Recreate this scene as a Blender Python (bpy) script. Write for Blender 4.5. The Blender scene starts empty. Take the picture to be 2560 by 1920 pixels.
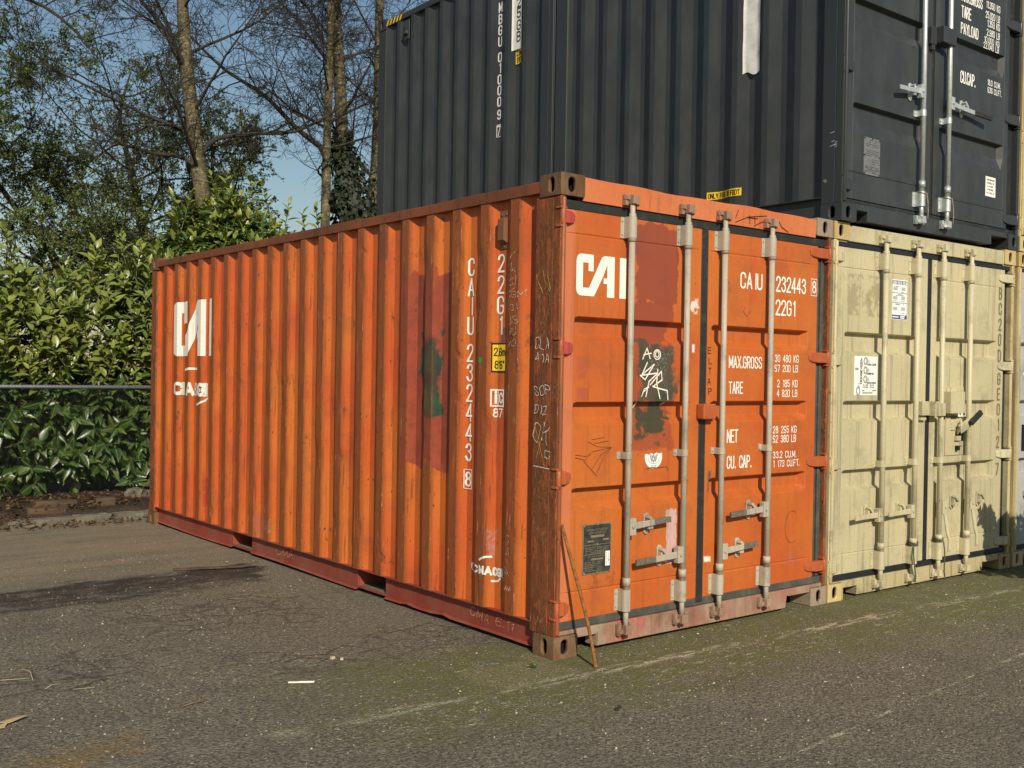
import bpy, bmesh, math, random
import numpy as np
from mathutils import Vector, Matrix, Euler

S = bpy.context.scene
COL = S.collection
R = math.radians
PI = math.pi

# ------------------------------------------------------------------ camera, sky, sun, exposure
cam = bpy.data.cameras.new("camera")
cam.sensor_width = 36.0
cam.lens = 2610.4 / 2560 * 36.0
cam.clip_start = 0.05
cam.clip_end = 1500
camo = bpy.data.objects.new("camera", cam)
camo.location = (-3.6514, -4.1581, 1.5136)
camo.rotation_euler = (1.5618, -0.0165, -0.6767)
COL.objects.link(camo)
S.camera = camo

SUN = Vector((-0.45, -1.0, 0.62)).normalized()
SUN_EL = math.asin(SUN.z)
world = bpy.data.worlds.new("World")
S.world = world
world.use_nodes = True
wn = world.node_tree
bg = wn.nodes["Background"]
sky = wn.nodes.new("ShaderNodeTexSky")
sky.sky_type = 'NISHITA'
sky.sun_disc = False
sky.sun_elevation = SUN_EL
sky.sun_rotation = math.atan2(SUN.x, SUN.y)
sky.altitude = 0
sky.air_density = 1.5
sky.dust_density = 0.6
sky.ozone_density = 3.5
wn.links.new(sky.outputs[0], bg.inputs[0])
bg.inputs[1].default_value = 0.077

sl = bpy.data.lights.new("sun", 'SUN')
sl.energy = 4.9
sl.angle = R(0.55)
sl.color = (1.0, 0.90, 0.74)
slo = bpy.data.objects.new("sun", sl)
slo.rotation_euler = SUN.to_track_quat('Z', 'Y').to_euler()
slo.location = (-10, -20, 14)
COL.objects.link(slo)

S.view_settings.view_transform = 'Standard'
S.view_settings.look = 'None'
S.view_settings.exposure = 0.0
S.view_settings.gamma = 1.0

rnd = random.Random(7)

# ------------------------------------------------------------------ object helpers
def link(o, parent=None):
    COL.objects.link(o)
    if parent is not None:
        o.parent = parent
    return o

def tag(o, label=None, cat=None, group=None, kind=None):
    if label: o["label"] = label
    if cat: o["category"] = cat
    if group: o["group"] = group
    if kind: o["kind"] = kind
    return o

def empty(name, loc=(0, 0, 0), rz=0.0):
    o = bpy.data.objects.new(name, None)
    o.empty_display_size = 0.2
    o.location = loc
    o.rotation_euler = (0, 0, rz)
    return link(o)

class MB:
    """collects geometry, builds ONE mesh object"""
    def __init__(self):
        self.v = []; self.f = []; self.s = []; self.m = []
    def add(self, vs, fs, smooth=False, mat=0):
        b = len(self.v)
        self.v.extend([tuple(p) for p in vs])
        for f in fs:
            self.f.append([b + i for i in f]); self.s.append(smooth); self.m.append(mat)
        return self
    def box(self, x0, x1, y0, y1, z0, z1, mat=0):
        vs = [(x0,y0,z0),(x1,y0,z0),(x1,y1,z0),(x0,y1,z0),(x0,y0,z1),(x1,y0,z1),(x1,y1,z1),(x0,y1,z1)]
        fs = [(0,3,2,1),(4,5,6,7),(0,1,5,4),(1,2,6,5),(2,3,7,6),(3,0,4,7)]
        return self.add(vs, fs, False, mat)
    def obox(self, c, ax, ay, az, hx, hy, hz, mat=0):
        c = Vector(c); ax = Vector(ax).normalized(); ay = Vector(ay).normalized(); az = Vector(az).normalized()
        vs = []
        for sz in (-1, 1):
            for sx, sy in ((-1,-1),(1,-1),(1,1),(-1,1)):
                vs.append(c + ax*hx*sx + ay*hy*sy + az*hz*sz)
        fs = [(0,3,2,1),(4,5,6,7),(0,1,5,4),(1,2,6,5),(2,3,7,6),(3,0,4,7)]
        return self.add(vs, fs, False, mat)
    def tube(self, pts, rad, n=8, caps=True, mat=0, smooth=True):
        pts = [Vector(p) for p in pts]
        if not hasattr(rad, '__len__'): rad = [rad]*len(pts)
        b = len(self.v)
        prev = None
        for i, p in enumerate(pts):
            t = (pts[min(i+1, len(pts)-1)] - pts[max(i-1, 0)]).normalized()
            if prev is None:
                a = Vector((0,0,1)) if abs(t.z) < 0.9 else Vector((1,0,0))
                prev = t.cross(a).normalized()
            e1 = (prev - t*prev.dot(t)).normalized(); prev = e1
            e2 = t.cross(e1)
            for k in range(n):
                a = 2*PI*k/n
                self.v.append(tuple(p + (e1*math.cos(a) + e2*math.sin(a))*rad[i]))
        for i in range(len(pts)-1):
            for k in range(n):
                k2 = (k+1) % n
                self.f.append([b+i*n+k, b+i*n+k2, b+(i+1)*n+k2, b+(i+1)*n+k]); self.s.append(smooth); self.m.append(mat)
        if caps:
            self.f.append([b+k for k in reversed(range(n))]); self.s.append(False); self.m.append(mat)
            e = b+(len(pts)-1)*n
            self.f.append([e+k for k in range(n)]); self.s.append(False); self.m.append(mat)
        return self
    def prism(self, poly, axis, a0, a1, mat=0):
        """poly: list of 2D points in the plane of the two other axes (order x,y,z without axis)"""
        n = len(poly)
        def P(p, a):
            q = list(p); q.insert(axis, a); return q
        vs = [P(p, a0) for p in poly] + [P(p, a1) for p in poly]
        fs = [list(range(n)), list(reversed(range(n, 2*n)))]
        for i in range(n):
            j = (i+1) % n
            fs.append([i, i+n, j+n, j])
        return self.add(vs, fs, False, mat)
    def grid(self, P, nu, nv, smooth=False, mat=0):
        b = len(self.v)
        for j in range(nv):
            for i in range(nu):
                self.v.append(tuple(P(i, j)))
        for j in range(nv-1):
            for i in range(nu-1):
                self.f.append([b+j*nu+i, b+j*nu+i+1, b+(j+1)*nu+i+1, b+(j+1)*nu+i]); self.s.append(smooth); self.m.append(mat)
        return self
    def build(self, name, mats, parent=None, bevel=0, loc=None, fix=True):
        me = bpy.data.meshes.new(name)
        me.from_pydata(self.v, [], self.f)
        if not isinstance(mats, (list, tuple)): mats = [mats]
        for m in mats: me.materials.append(m)
        me.polygons.foreach_set("use_smooth", self.s)
        me.polygons.foreach_set("material_index", self.m)
        if fix:
            bm = bmesh.new(); bm.from_mesh(me)
            bmesh.ops.recalc_face_normals(bm, faces=bm.faces)
            bm.to_mesh(me); bm.free()
        me.update()
        o = bpy.data.objects.new(name, me)
        if loc is not None: o.location = loc
        link(o, parent)
        if bevel:
            md = o.modifiers.new("bevel", 'BEVEL')
            md.width = bevel; md.segments = 2; md.limit_method = 'ANGLE'; md.angle_limit = R(40)
        return o

# ------------------------------------------------------------------ material helpers
class NB:
    def __init__(self, name):
        self.mat = bpy.data.materials.new(name)
        self.mat.use_nodes = True
        self.t = self.mat.node_tree
        self.t.nodes.clear()
        self.out = self.t.nodes.new("ShaderNodeOutputMaterial")
        self.p = self.t.nodes.new("ShaderNodeBsdfPrincipled")
        self.t.links.new(self.p.outputs[0], self.out.inputs[0])
        self.tc = self.t.nodes.new("ShaderNodeTexCoord")
        self.obj = self.tc.outputs["Object"]
        self._sep = None
    def put(self, sock, v):
        if isinstance(v, bpy.types.NodeSocket): self.t.links.new(v, sock)
        elif hasattr(v, '__len__') and sock.type == 'RGBA' and len(v) == 3: sock.default_value = (*v, 1)
        else: sock.default_value = v
    def xyz(self):
        if self._sep is None:
            s = self.t.nodes.new("ShaderNodeSeparateXYZ"); self.t.links.new(self.obj, s.inputs[0])
            self._sep = s.outputs
        return self._sep
    def m(self, op, a, b=0.0, c=0.0, clamp=False):
        n = self.t.nodes.new("ShaderNodeMath"); n.operation = op; n.use_clamp = clamp
        self.put(n.inputs[0], a); self.put(n.inputs[1], b); self.put(n.inputs[2], c)
        return n.outputs[0]
    def map(self, scale=(1,1,1), loc=(0,0,0), src=None):
        n = self.t.nodes.new("ShaderNodeMapping")
        self.t.links.new(src or self.obj, n.inputs[0])
        n.inputs["Scale"].default_value = scale; n.inputs["Location"].default_value = loc
        return n.outputs[0]
    def noise(self, scale=5, detail=3, rough=0.55, vec=None, dist=0.0, color=False):
        n = self.t.nodes.new("ShaderNodeTexNoise")
        self.t.links.new(vec or self.obj, n.inputs["Vector"])
        n.inputs["Scale"].default_value = scale; n.inputs["Detail"].default_value = detail
        n.inputs["Roughness"].default_value = rough; n.inputs["Distortion"].default_value = dist
        return n.outputs["Color" if color else "Fac"]
    def voro(self, scale=5, feature='F1', vec=None, out="Distance", rand=1.0):
        n = self.t.nodes.new("ShaderNodeTexVoronoi"); n.feature = feature
        self.t.links.new(vec or self.obj, n.inputs["Vector"])
        n.inputs["Scale"].default_value = scale; n.inputs["Randomness"].default_value = rand
        return n.outputs[out]
    def sm(self, v, lo, hi, a=0.0, b=1.0):
        n = self.t.nodes.new("ShaderNodeMapRange"); n.interpolation_type = 'SMOOTHSTEP'
        self.put(n.inputs[0], v); n.inputs[1].default_value = lo; n.inputs[2].default_value = hi
        n.inputs[3].default_value = a; n.inputs[4].default_value = b
        return n.outputs[0]
    def mix(self, f, a, b, mode='MIX'):
        n = self.t.nodes.new("ShaderNodeMix"); n.data_type = 'RGBA'; n.blend_type = mode
        self.put(n.inputs[0], f); self.put(n.inputs[6], a); self.put(n.inputs[7], b)
        return n.outputs[2]
    def attr(self, name):
        n = self.t.nodes.new("ShaderNodeAttribute"); n.attribute_name = name
        return n.outputs["Fac"]
    def rect(self, u, v, u0, u1, v0, v1, nz=None, amp=0.05, soft=0.01):
        """1 inside a ragged-edged rectangle"""
        du = self.m('SUBTRACT', self.m('ABSOLUTE', self.m('SUBTRACT', u, (u0+u1)/2)), (u1-u0)/2)
        dv = self.m('SUBTRACT', self.m('ABSOLUTE', self.m('SUBTRACT', v, (v0+v1)/2)), (v1-v0)/2)
        d = self.m('MAXIMUM', du, dv)
        if nz is not None:
            d = self.m('ADD', d, self.m('MULTIPLY', self.m('SUBTRACT', nz, 0.5), amp*2))
        return self.sm(d, soft, -soft)
    def bump(self, h, strength=0.2, dist=0.01):
        n = self.t.nodes.new("ShaderNodeBump")
        n.inputs["Strength"].default_value = strength; n.inputs["Distance"].default_value = dist
        self.t.links.new(h, n.inputs["Height"])
        self.t.links.new(n.outputs[0], self.p.inputs["Normal"])
    def fin(self, color, rough=0.5, metal=0.0, spec=0.5):
        self.put(self.p.inputs["Base Color"], color)
        self.put(self.p.inputs["Roughness"], rough)
        self.put(self.p.inputs["Metallic"], metal)
        self.p.inputs["Specular IOR Level"].default_value = spec
        return self.mat

RUST = (0.085, 0.033, 0.014)

def paint(name, base, alt=None, rust=0.5, streak=0.4, grime=0.3, rough=0.5, patches=(), worn=None,
          chipcol=RUST, dust=None, dustamt=0.0, spec=0.4, seed=0.0, bumpy=0.12):
    """weathered paint. base/alt: two paint tones; rust, streak, grime: amounts 0..1"""
    b = NB(name)
    x, y, z = b.xyz()
    off = b.map((1,1,1), (seed, seed*1.7, seed*0.6))
    n1 = b.noise(1.1, 4, 0.6, off)
    alt = alt or tuple(c*0.82 for c in base)
    col = b.mix(b.sm(n1, 0.32, 0.68), base, alt)
    fine = b.noise(46, 3, 0.6, off)
    col = b.mix(b.sm(fine, 0.3, 0.75, 0.0, 0.09), col, (0.02, 0.015, 0.01), 'MIX')
    def put_patch(col, p, keep=None):
        uv = {'x': x, 'y': y, 'z': z}
        nz = b.noise(p.get('scale', 9), 4, 0.6, off)
        msk = b.rect(uv[p['ax'][0]], uv[p['ax'][1]], *p['r'], nz=nz, amp=p.get('amp', 0.05), soft=p.get('soft', 0.008))
        if p.get('holes'):
            msk = b.m('MULTIPLY', msk, b.sm(b.noise(p.get('hs', 22), 4, 0.7, off), p['holes']-0.03, p['holes']+0.05))
        if p.get('op', 1) < 1: msk = b.m('MULTIPLY', msk, p['op'])
        if keep is not None: msk = b.m('MULTIPLY', msk, keep)
        if p.get('c2'):
            return b.mix(msk, col, b.mix(b.sm(b.noise(9, 5, 0.7, off), 0.40, 0.60), p['c'], p['c2']))
        return b.mix(msk, col, p['c'])
    for p in patches:
        if not p.get('late'): col = put_patch(col, p)
    # vertical runs of grime
    st = b.noise(1.0, 5, 0.65, b.map((26, 26, 0.9), (seed, 3.1, 0)))
    col = b.mix(b.sm(st, 0.52, 0.68, 0.0, 0.6*streak), col, tuple(0.25*c+0.01 for c in base))
    gm = b.noise(3.3, 6, 0.7, off)
    col = b.mix(b.sm(gm, 0.50, 0.68, 0.0, 0.5*grime), col, (0.06, 0.045, 0.03))
    if worn:
        w = b.attr("worn")
        wn_ = b.noise(1.0, 6, 0.7, b.map((11, 11, 1.6), (seed+5, 0, 0)))
        wf = b.m('MULTIPLY', w, b.sm(wn_, 0.28, 0.44))
        col = b.mix(b.m('MULTIPLY', wf, 0.85), col, worn)
        sc = b.noise(1.0, 6, 0.75, b.map((55, 55, 4), (seed+9, 2, 0)))
        col = b.mix(b.m('MULTIPLY', b.m('MULTIPLY', wf, b.sm(sc, 0.56, 0.7)), 0.8), col, (0.05, 0.022, 0.012))
        hl = b.noise(1.0, 5, 0.8, b.map((70, 70, 6), (seed+3, 7, 0)))
        col = b.mix(b.m('MULTIPLY', b.m('MULTIPLY', w, b.sm(hl, 0.61, 0.67)), 0.7), col, (0.75, 0.42, 0.28))
        kp = b.m('SUBTRACT', 1.0, b.m('MULTIPLY', w, b.sm(sc, 0.48, 0.62, 0.15, 0.85)))
        for p in patches:
            if p.get('late'): col = put_patch(col, p, kp)
        edge = b.m('MULTIPLY', b.sm(w, 0.72, 0.96), b.sm(w, 0.999, 0.985))
        en = b.noise(1.0, 4, 0.7, b.map((9, 9, 34), (seed+1, 4, 2)))
        e2 = b.noise(1.3, 3, 0.6, b.map((3, 3, 1), (seed, 1, 7)))
        col = b.mix(b.m('MULTIPLY', edge, b.m('MULTIPLY', b.sm(en, 0.54, 0.62), b.sm(e2, 0.42, 0.58))), col, (0.07, 0.026, 0.012))
        sc2 = b.noise(1.0, 6, 0.75, b.map((34, 34, 2.2), (seed+6, 2, 9)))
        col = b.mix(b.m('MULTIPLY', b.sm(sc2, 0.59, 0.64), 0.6), col, (0.09, 0.030, 0.014))
    # rust blooms and chips
    big = b.noise(6.5, 7, 0.72, off)
    col = b.mix(b.sm(big, 0.70-0.10*rust, 0.77-0.10*rust, 0, min(1, 0.45+0.5*rust)), col, tuple(1.7*c for c in chipcol))
    ch = b.noise(38, 5, 0.7, b.map((1, 1, 0.55), (seed+2, seed, 1)))
    chm = b.sm(ch, 0.72-0.10*rust, 0.75-0.10*rust)
    col = b.mix(chm, col, chipcol)
    if dust:
        dn = b.noise(5.0, 6, 0.7, b.map((1,1,0.45), (seed, 0, 4)))
        col = b.mix(b.sm(dn, 0.38, 0.68, 0, dustamt), col, dust)
    h = b.m('ADD', b.m('MULTIPLY', big, 0.6), b.m('MULTIPLY', b.m('SUBTRACT', 1.0, chm), 0.25))
    h = b.m('ADD', h, b.m('MULTIPLY', fine, 0.12))
    b.bump(h, bumpy, 0.02)
    rg = b.m('ADD', rough, b.m('MULTIPLY', b.m('SUBTRACT', gm, 0.5), 0.35))
    return b.fin(col, rg, 0.0, spec)

def plain(name, c, rough=0.6, var=0.15, scale=14, metal=0.0, spec=0.4, bump=0.1, c2=None, lo=0.35, hi=0.7):
    b = NB(name)
    n = b.noise(scale, 5, 0.65)
    col = b.mix(b.sm(n, lo, hi), c, c2 or tuple(k*(1-var) for k in c))
    b.bump(n, bump, 0.01)
    return b.fin(col, rough, metal, spec)

M = {}
ORANGE = (0.58, 0.152, 0.025); ORANGE2 = (0.54, 0.092, 0.021)
BROWNW = (0.22, 0.064, 0.018)
PRIMER = (0.30, 0.060, 0.033); GREEN = (0.020, 0.075, 0.040)
M['o_side'] = paint('weathered orange side paint', ORANGE, ORANGE2, rust=0.80, streak=0.5, grime=0.5, worn=BROWNW, seed=1.3, patches=[
    dict(ax='yz', r=(0.985, 1.535, 0.94, 2.14), c=PRIMER, c2=(0.235, 0.048, 0.028), amp=0.20, scale=6, soft=0.010, op=0.94, late=1),
    dict(ax='yz', r=(1.13, 1.345, 1.25, 1.76), c=GREEN, c2=(0.030, 0.042, 0.030), amp=0.13, scale=7, soft=0.018, late=1),
    dict(ax='yz', r=(1.735, 1.885, 2.26, 2.56), c=(0.10, 0.022, 0.020), amp=0.015, scale=16),
    dict(ax='yz', r=(0.34, 0.44, 1.47, 1.76), c=(0.17, 0.085, 0.075), amp=0.02, scale=20, holes=0.5, hs=60),
    dict(ax='yz', r=(0.49, 0.545, 1.70, 1.78), c=(0.22, 0.08, 0.075), amp=0.01, scale=20),
    dict(ax='yz', r=(0.55, 0.66, 0.47, 0.62), c=(0.42, 0.20, 0.19), amp=0.03, scale=25, holes=0.5, hs=50),
    dict(ax='yz', r=(0.60, 0.72, 0.42, 0.52), c=(0.36, 0.15, 0.14), amp=0.03, scale=25, holes=0.55, hs=50),
    dict(ax='yz', r=(3.52, 3.80, 0.17, 0.36), c=(0.46, 0.13, 0.06), amp=0.01, scale=10, op=0.6),
    dict(ax='yz', r=(3.42, 3.52, 0.24, 0.34), c=(0.62, 0.42, 0.36), amp=0.05, scale=22, holes=0.45, hs=30),
    dict(ax='yz', r=(4.60, 4.78, 0.30, 0.55), c=(0.42, 0.06, 0.03), amp=0.03, scale=16, holes=0.4, hs=18),
    dict(ax='yz', r=(0.22, 0.30, 1.68, 1.86), c=(0.20, 0.075, 0.03), amp=0.12, scale=12, holes=0.45, hs=14, op=0.7, soft=0.02)])
M['o_door'] = paint('orange door paint', (0.50, 0.136, 0.024), (0.46, 0.094, 0.021), rust=0.34, streak=0.35, grime=0.4, seed=4.1, bumpy=0.045, patches=[
    dict(ax='xz', r=(0.0, 0.126, 0.1, 2.5), c=(0.52, 0.165, 0.075), amp=0.002, op=0.8),
    dict(ax='xz', r=(0.575, 0.945, 1.93, 2.385), c=(0.25, 0.056, 0.030), amp=0.11, scale=8, soft=0.005, op=0.93),
    dict(ax='xz', r=(0.575, 0.895, 1.72, 1.95), c=(0.25, 0.056, 0.030), amp=0.06, scale=8, soft=0.006, op=0.9),
    dict(ax='xz', r=(0.575, 0.905, 1.10, 1.72), c=(0.30, 0.065, 0.030), amp=0.09, scale=6, soft=0.012, op=0.8, holes=0.34, hs=9),
    dict(ax='xz', r=(0.625, 0.915, 1.36, 1.70), c=(0.026, 0.052, 0.034), c2=(0.060, 0.062, 0.046), amp=0.15, scale=7, soft=0.022, op=0.92),
    dict(ax='xz', r=(0.655, 0.86, 1.16, 1.36), c=(0.024, 0.050, 0.030), amp=0.24, scale=9, soft=0.018, op=0.9),
    dict(ax='xz', r=(0.72, 0.88, 1.46, 1.66), c=(0.20, 0.22, 0.18), amp=0.2, scale=9, holes=0.54, hs=80, op=0.7),
    dict(ax='xz', r=(0.145, 0.235, 1.53, 1.62), c=(0.40, 0.088, 0.040), amp=0.01, scale=14, op=0.8),
    dict(ax='xz', r=(0.165, 0.215, 1.50, 1.53), c=(0.36, 0.075, 0.035), amp=0.01, scale=14, op=0.8),
    dict(ax='xz', r=(0.150, 0.240, 1.38, 1.45), c=(0.38, 0.08, 0.035), amp=0.01, scale=14, op=0.8),
    dict(ax='xz', r=(1.61, 1.665, 2.0, 2.32), c=(0.48, 0.080, 0.018), amp=0.02, scale=6, op=0.6, soft=0.03),
    dict(ax='xz', r=(0.875, 0.965, 0.42, 0.74), c=(0.55, 0.36, 0.33), amp=0.03, scale=14, soft=0.004, holes=0.36),
    dict(ax='xz', r=(1.235, 1.265, 0.82, 0.95), c=(0.12, 0.085, 0.06), amp=0.012, scale=16),
    dict(ax='xz', r=(1.215, 1.275, 0.40, 0.43), c=(0.80, 0.75, 0.68), amp=0.012, scale=25),
    dict(ax='xz', r=(1.065, 1.115, 1.90, 1.98), c=(0.78, 0.60, 0.52), amp=0.05, scale=20, holes=0.42, hs=30),
    dict(ax='xz', r=(1.075, 1.095, 1.665, 1.71), c=(0.85, 0.80, 0.70), amp=0.006, scale=25),
    dict(ax='xz', r=(0.28, 0.46, 0.34, 0.43), c=(0.30, 0.07, 0.02), amp=0.05, scale=18, holes=0.5, hs=24, op=0.7),
    dict(ax='xz', r=(2.03, 2.15, 0.31, 0.37), c=(0.42, 0.10, 0.05), amp=0.004, scale=14, op=0.7),
    dict(ax='xz', r=(1.0, 1.03, 1.18, 1.27), c=(0.12, 0.045, 0.02), amp=0.03, scale=22, holes=0.5, hs=30)])
M['o_head'] = paint('faded salmon orange paint', (0.60, 0.195, 0.078), (0.55, 0.150, 0.050), rust=0.32, streak=0.45, grime=0.25, seed=6.2)
M['o_sill'] = paint('scuffed pink grey sill paint', (0.33, 0.135, 0.090), (0.30, 0.165, 0.115), rust=0.45, streak=0.7, grime=0.8, seed=8.8,
    dust=(0.36, 0.29, 0.20), dustamt=0.75, rough=0.7, patches=[
    dict(ax='xz', r=(0.47, 0.68, 0.02, 0.16), c=(0.42, 0.060, 0.050), amp=0.10, scale=8, op=0.8)])
def post_mat():
    b = NB('flaking rust brown post')
    base = b.noise(5.0, 5, 0.65, b.map((1.6, 1.6, 0.7)))
    col = b.mix(b.sm(base, 0.35, 0.65), (0.215, 0.066, 0.022), (0.130, 0.047, 0.017))
    fl = b.noise(11.0, 8, 0.78, b.map((1.5, 1.5, 0.55), (2, 1, 0)))          # remains of red and orange paint
    col = b.mix(b.m('MULTIPLY', b.sm(fl, 0.535, 0.56), 0.85), col, (0.34, 0.088, 0.030))
    fl2 = b.noise(17.0, 8, 0.8, b.map((1.5, 1.5, 0.6), (7, 3, 1)))
    col = b.mix(b.sm(fl2, 0.58, 0.60), col, (0.062, 0.026, 0.012))
    ed = b.m('MULTIPLY', b.sm(fl2, 0.555, 0.58), b.sm(fl2, 0.60, 0.585))
    col = b.mix(b.m('MULTIPLY', ed, 0.6), col, (0.40, 0.17, 0.08))
    pale = b.noise(1.0, 7, 0.8, b.map((46, 46, 13), (8, 5, 2)))
    zone = b.noise(2.6, 3, 0.6, b.map((1, 1, 1), (4, 0, 3)))
    col = b.mix(b.m('MULTIPLY', b.sm(pale, 0.57, 0.63), b.sm(zone, 0.44, 0.62, 0.0, 0.85)), col, (0.46, 0.26, 0.17))
    b.bump(b.m('ADD', fl, b.m('MULTIPLY', fl2, 0.7)), 0.6, 0.012)
    return b.fin(col, 0.78, 0, 0.3)
M['o_post'] = post_mat()
M['o_rail'] = paint('rusty orange rail', (0.27, 0.074, 0.025), (0.15, 0.050, 0.020), rust=1.2, streak=1.0, grime=0.4, seed=3.4, rough=0.65, bumpy=0.25)
M['o_brail'] = paint('dull red bottom rail', (0.30, 0.052, 0.030), (0.25, 0.046, 0.028), rust=0.25, streak=0.3, grime=0.35, seed=5.5,
    dust=(0.30, 0.18, 0.13), dustamt=0.28)
M['o_bead'] = paint('orange bead with rust', (0.42, 0.110, 0.036), (0.20, 0.062, 0.022), rust=1.1, streak=1.0, grime=0.6, seed=2.9, bumpy=0.3)
M['o_hinge'] = paint('orange brown hinge', (0.46, 0.110, 0.035), (0.34, 0.080, 0.028), rust=0.6, streak=0.4, grime=0.4, seed=1.1)
M['o_hingered'] = paint('pink red hinge paint', (0.46, 0.068, 0.062), (0.38, 0.052, 0.048), rust=0.2, streak=0.2, grime=0.3, seed=1.9)
M['o_cast'] = paint('rusted casting', (0.150, 0.072, 0.028), (0.095, 0.046, 0.020), rust=0.8, streak=0.4, grime=0.5, seed=7.7, rough=0.8, bumpy=0.4, dust=(0.30, 0.20, 0.12), dustamt=0.5)
M['o_castgrey'] = paint('grey primed casting', (0.30, 0.235, 0.17), (0.24, 0.18, 0.13), rust=0.6, streak=0.4, grime=0.6, seed=9.7, rough=0.8, bumpy=0.3)
TAN = (0.525, 0.472, 0.292); TAN2 = (0.455, 0.408, 0.250)
M['t_main'] = paint('cream beige paint', TAN, TAN2, rust=0.12, streak=0.85, grime=0.5, seed=11.0, bumpy=0.035, patches=[
    dict(ax='xz', r=(0.187, 0.588, 1.965, 2.252), c=(0.30, 0.255, 0.15), amp=0.003, op=0.8, holes=0.47, hs=7)])
M['t_post'] = paint('cream paint with rust', TAN, (0.46, 0.36, 0.17), rust=1.0, streak=1.0, grime=0.8, seed=12.5, chipcol=(0.22, 0.09, 0.025))
M['t_cast'] = paint('cream casting with rust runs', (0.55, 0.44, 0.20), (0.42, 0.30, 0.12), rust=0.65, streak=0.9, grime=0.6, seed=13.5, chipcol=(0.20, 0.075, 0.02))
M['t_sill'] = paint('dirty cream sill', (0.50, 0.43, 0.24), (0.42, 0.36, 0.20), rust=0.15, streak=1.0, grime=1.0, seed=14.5)
M['t_bar'] = paint('cream bar paint', (0.55, 0.500, 0.325), (0.48, 0.435, 0.28), rust=0.5, streak=0.5, grime=0.7, seed=15.5)
DARK = (0.036, 0.041, 0.0435); DARK2 = (0.031, 0.0355, 0.038)
M['d_main'] = paint('anthracite grey paint', DARK, DARK2, rust=-0.3, streak=0.5, grime=0.2, seed=21.0, dust=(0.10, 0.105, 0.105), dustamt=0.18, bumpy=0.03, rough=0.42, chipcol=(0.25, 0.25, 0.25))
M['d_post'] = paint('anthracite post paint', (0.036, 0.040, 0.043), (0.032, 0.037, 0.040), rust=-0.2, streak=0.1, grime=0.15, seed=22.0, bumpy=0.03, rough=0.42, chipcol=(0.3, 0.3, 0.3))
M['g_main'] = paint('light grey paint', (0.40, 0.41, 0.40), (0.35, 0.36, 0.35), rust=0.1, streak=0.6, grime=0.6, seed=31.0, bumpy=0.06)
M['galv'] = paint('dirty galvanised steel', (0.46, 0.41, 0.315), (0.36, 0.325, 0.26), rust=0.40, streak=0.8, grime=0.9, seed=41.0, rough=0.55, bumpy=0.15, chipcol=(0.13, 0.085, 0.05))
M['galvrust'] = paint('rusty galvanised cam', (0.36, 0.26, 0.18), (0.24, 0.13, 0.085), rust=0.8, streak=0.4, grime=0.6, seed=42.0, rough=0.7, bumpy=0.3)
M['zinc'] = plain('bright zinc', (0.62, 0.66, 0.64), 0.38, 0.2, 30, metal=0.55, spec=0.5, bump=0.04)
M['grip'] = plain('worn grey grip', (0.16, 0.145, 0.12), 0.8, 0.5, 60, bump=0.5)
M['rubber'] = plain('black rubber gasket', (0.020, 0.022, 0.022), 0.55, 0.3, 12, bump=0.2, c2=(0.05, 0.048, 0.042), lo=0.5, hi=0.75)
M['rubberdirty'] = plain('dusty rubber gasket', (0.055, 0.057, 0.048), 0.75, 0.4, 9, bump=0.25, c2=(0.10, 0.095, 0.075), lo=0.42, hi=0.7)
M['rubberblue'] = plain('dark blue black gasket', (0.016, 0.019, 0.025), 0.5, 0.2, 12)
M['black'] = plain('black paint', (0.012, 0.012, 0.012), 0.6, 0.2)
M['white'] = paint('white stencil paint', (0.86, 0.83, 0.74), (0.82, 0.79, 0.70), rust=-0.25, streak=0.1, grime=0.1, seed=51.0, bumpy=0.02, chipcol=(0.55, 0.14, 0.04))
M['whiteworn'] = paint('worn white decal', (0.84, 0.81, 0.72), (0.80, 0.77, 0.68), rust=0.05, streak=0.25, grime=0.15, seed=52.0, bumpy=0.02, chipcol=(0.50, 0.13, 0.04))
M['tape'] = plain('white tape', (0.78, 0.79, 0.74), 0.5, 0.15, 20)
M['yellow'] = plain('yellow sticker', (0.80, 0.52, 0.02), 0.45, 0.1, 20)
M['greenst'] = plain('green sticker', (0.02, 0.36, 0.06), 0.5, 0.1)
M['chalk'] = plain('chalk', (0.62, 0.44, 0.30), 0.9, 0.5, 60, bump=0.3, c2=(0.34, 0.13, 0.06), lo=0.45, hi=0.6)
M['chalkwhite'] = plain('white chalk', (0.80, 0.74, 0.64), 0.9, 0.5, 60, bump=0.3, c2=(0.45, 0.38, 0.30), lo=0.5, hi=0.66)
M['chalkyellow'] = plain('yellow chalk', (0.62, 0.42, 0.08), 0.9, 0.5, 60, bump=0.3, c2=(0.30, 0.13, 0.03), lo=0.45, hi=0.6)
M['scribble'] = plain('dark scribble', (0.11, 0.040, 0.012), 0.9, 0.4, 50, c2=(0.40, 0.09, 0.02), lo=0.5, hi=0.7)
M['marker'] = plain('black marker', (0.05, 0.02, 0.012), 0.7, 0.4, 50)
M['stencilgrey'] = plain('brown grey stencil', (0.17, 0.135, 0.075), 0.8, 0.3, 40, c2=(0.40, 0.33, 0.18), lo=0.55, hi=0.72)
M['plate'] = plain('dark data plate', (0.030, 0.034, 0.032), 0.5, 0.3, 25, metal=0.2, c2=(0.075, 0.07, 0.055))
M['platelight'] = plain('plate engraving', (0.26, 0.22, 0.15), 0.5, 0.3, 40, metal=0.2)
M['platesilver'] = plain('aluminium data plate', (0.24, 0.25, 0.25), 0.45, 0.2, 25, metal=0.4)
M['stkwhite'] = plain('white sticker', (0.80, 0.79, 0.74), 0.5, 0.06, 20)
M['stkblue'] = plain('blue print', (0.030, 0.085, 0.24), 0.5, 0.1, 20)
M['stkgrey'] = plain('grey print', (0.30, 0.32, 0.34), 0.6, 0.3, 60)
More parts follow.
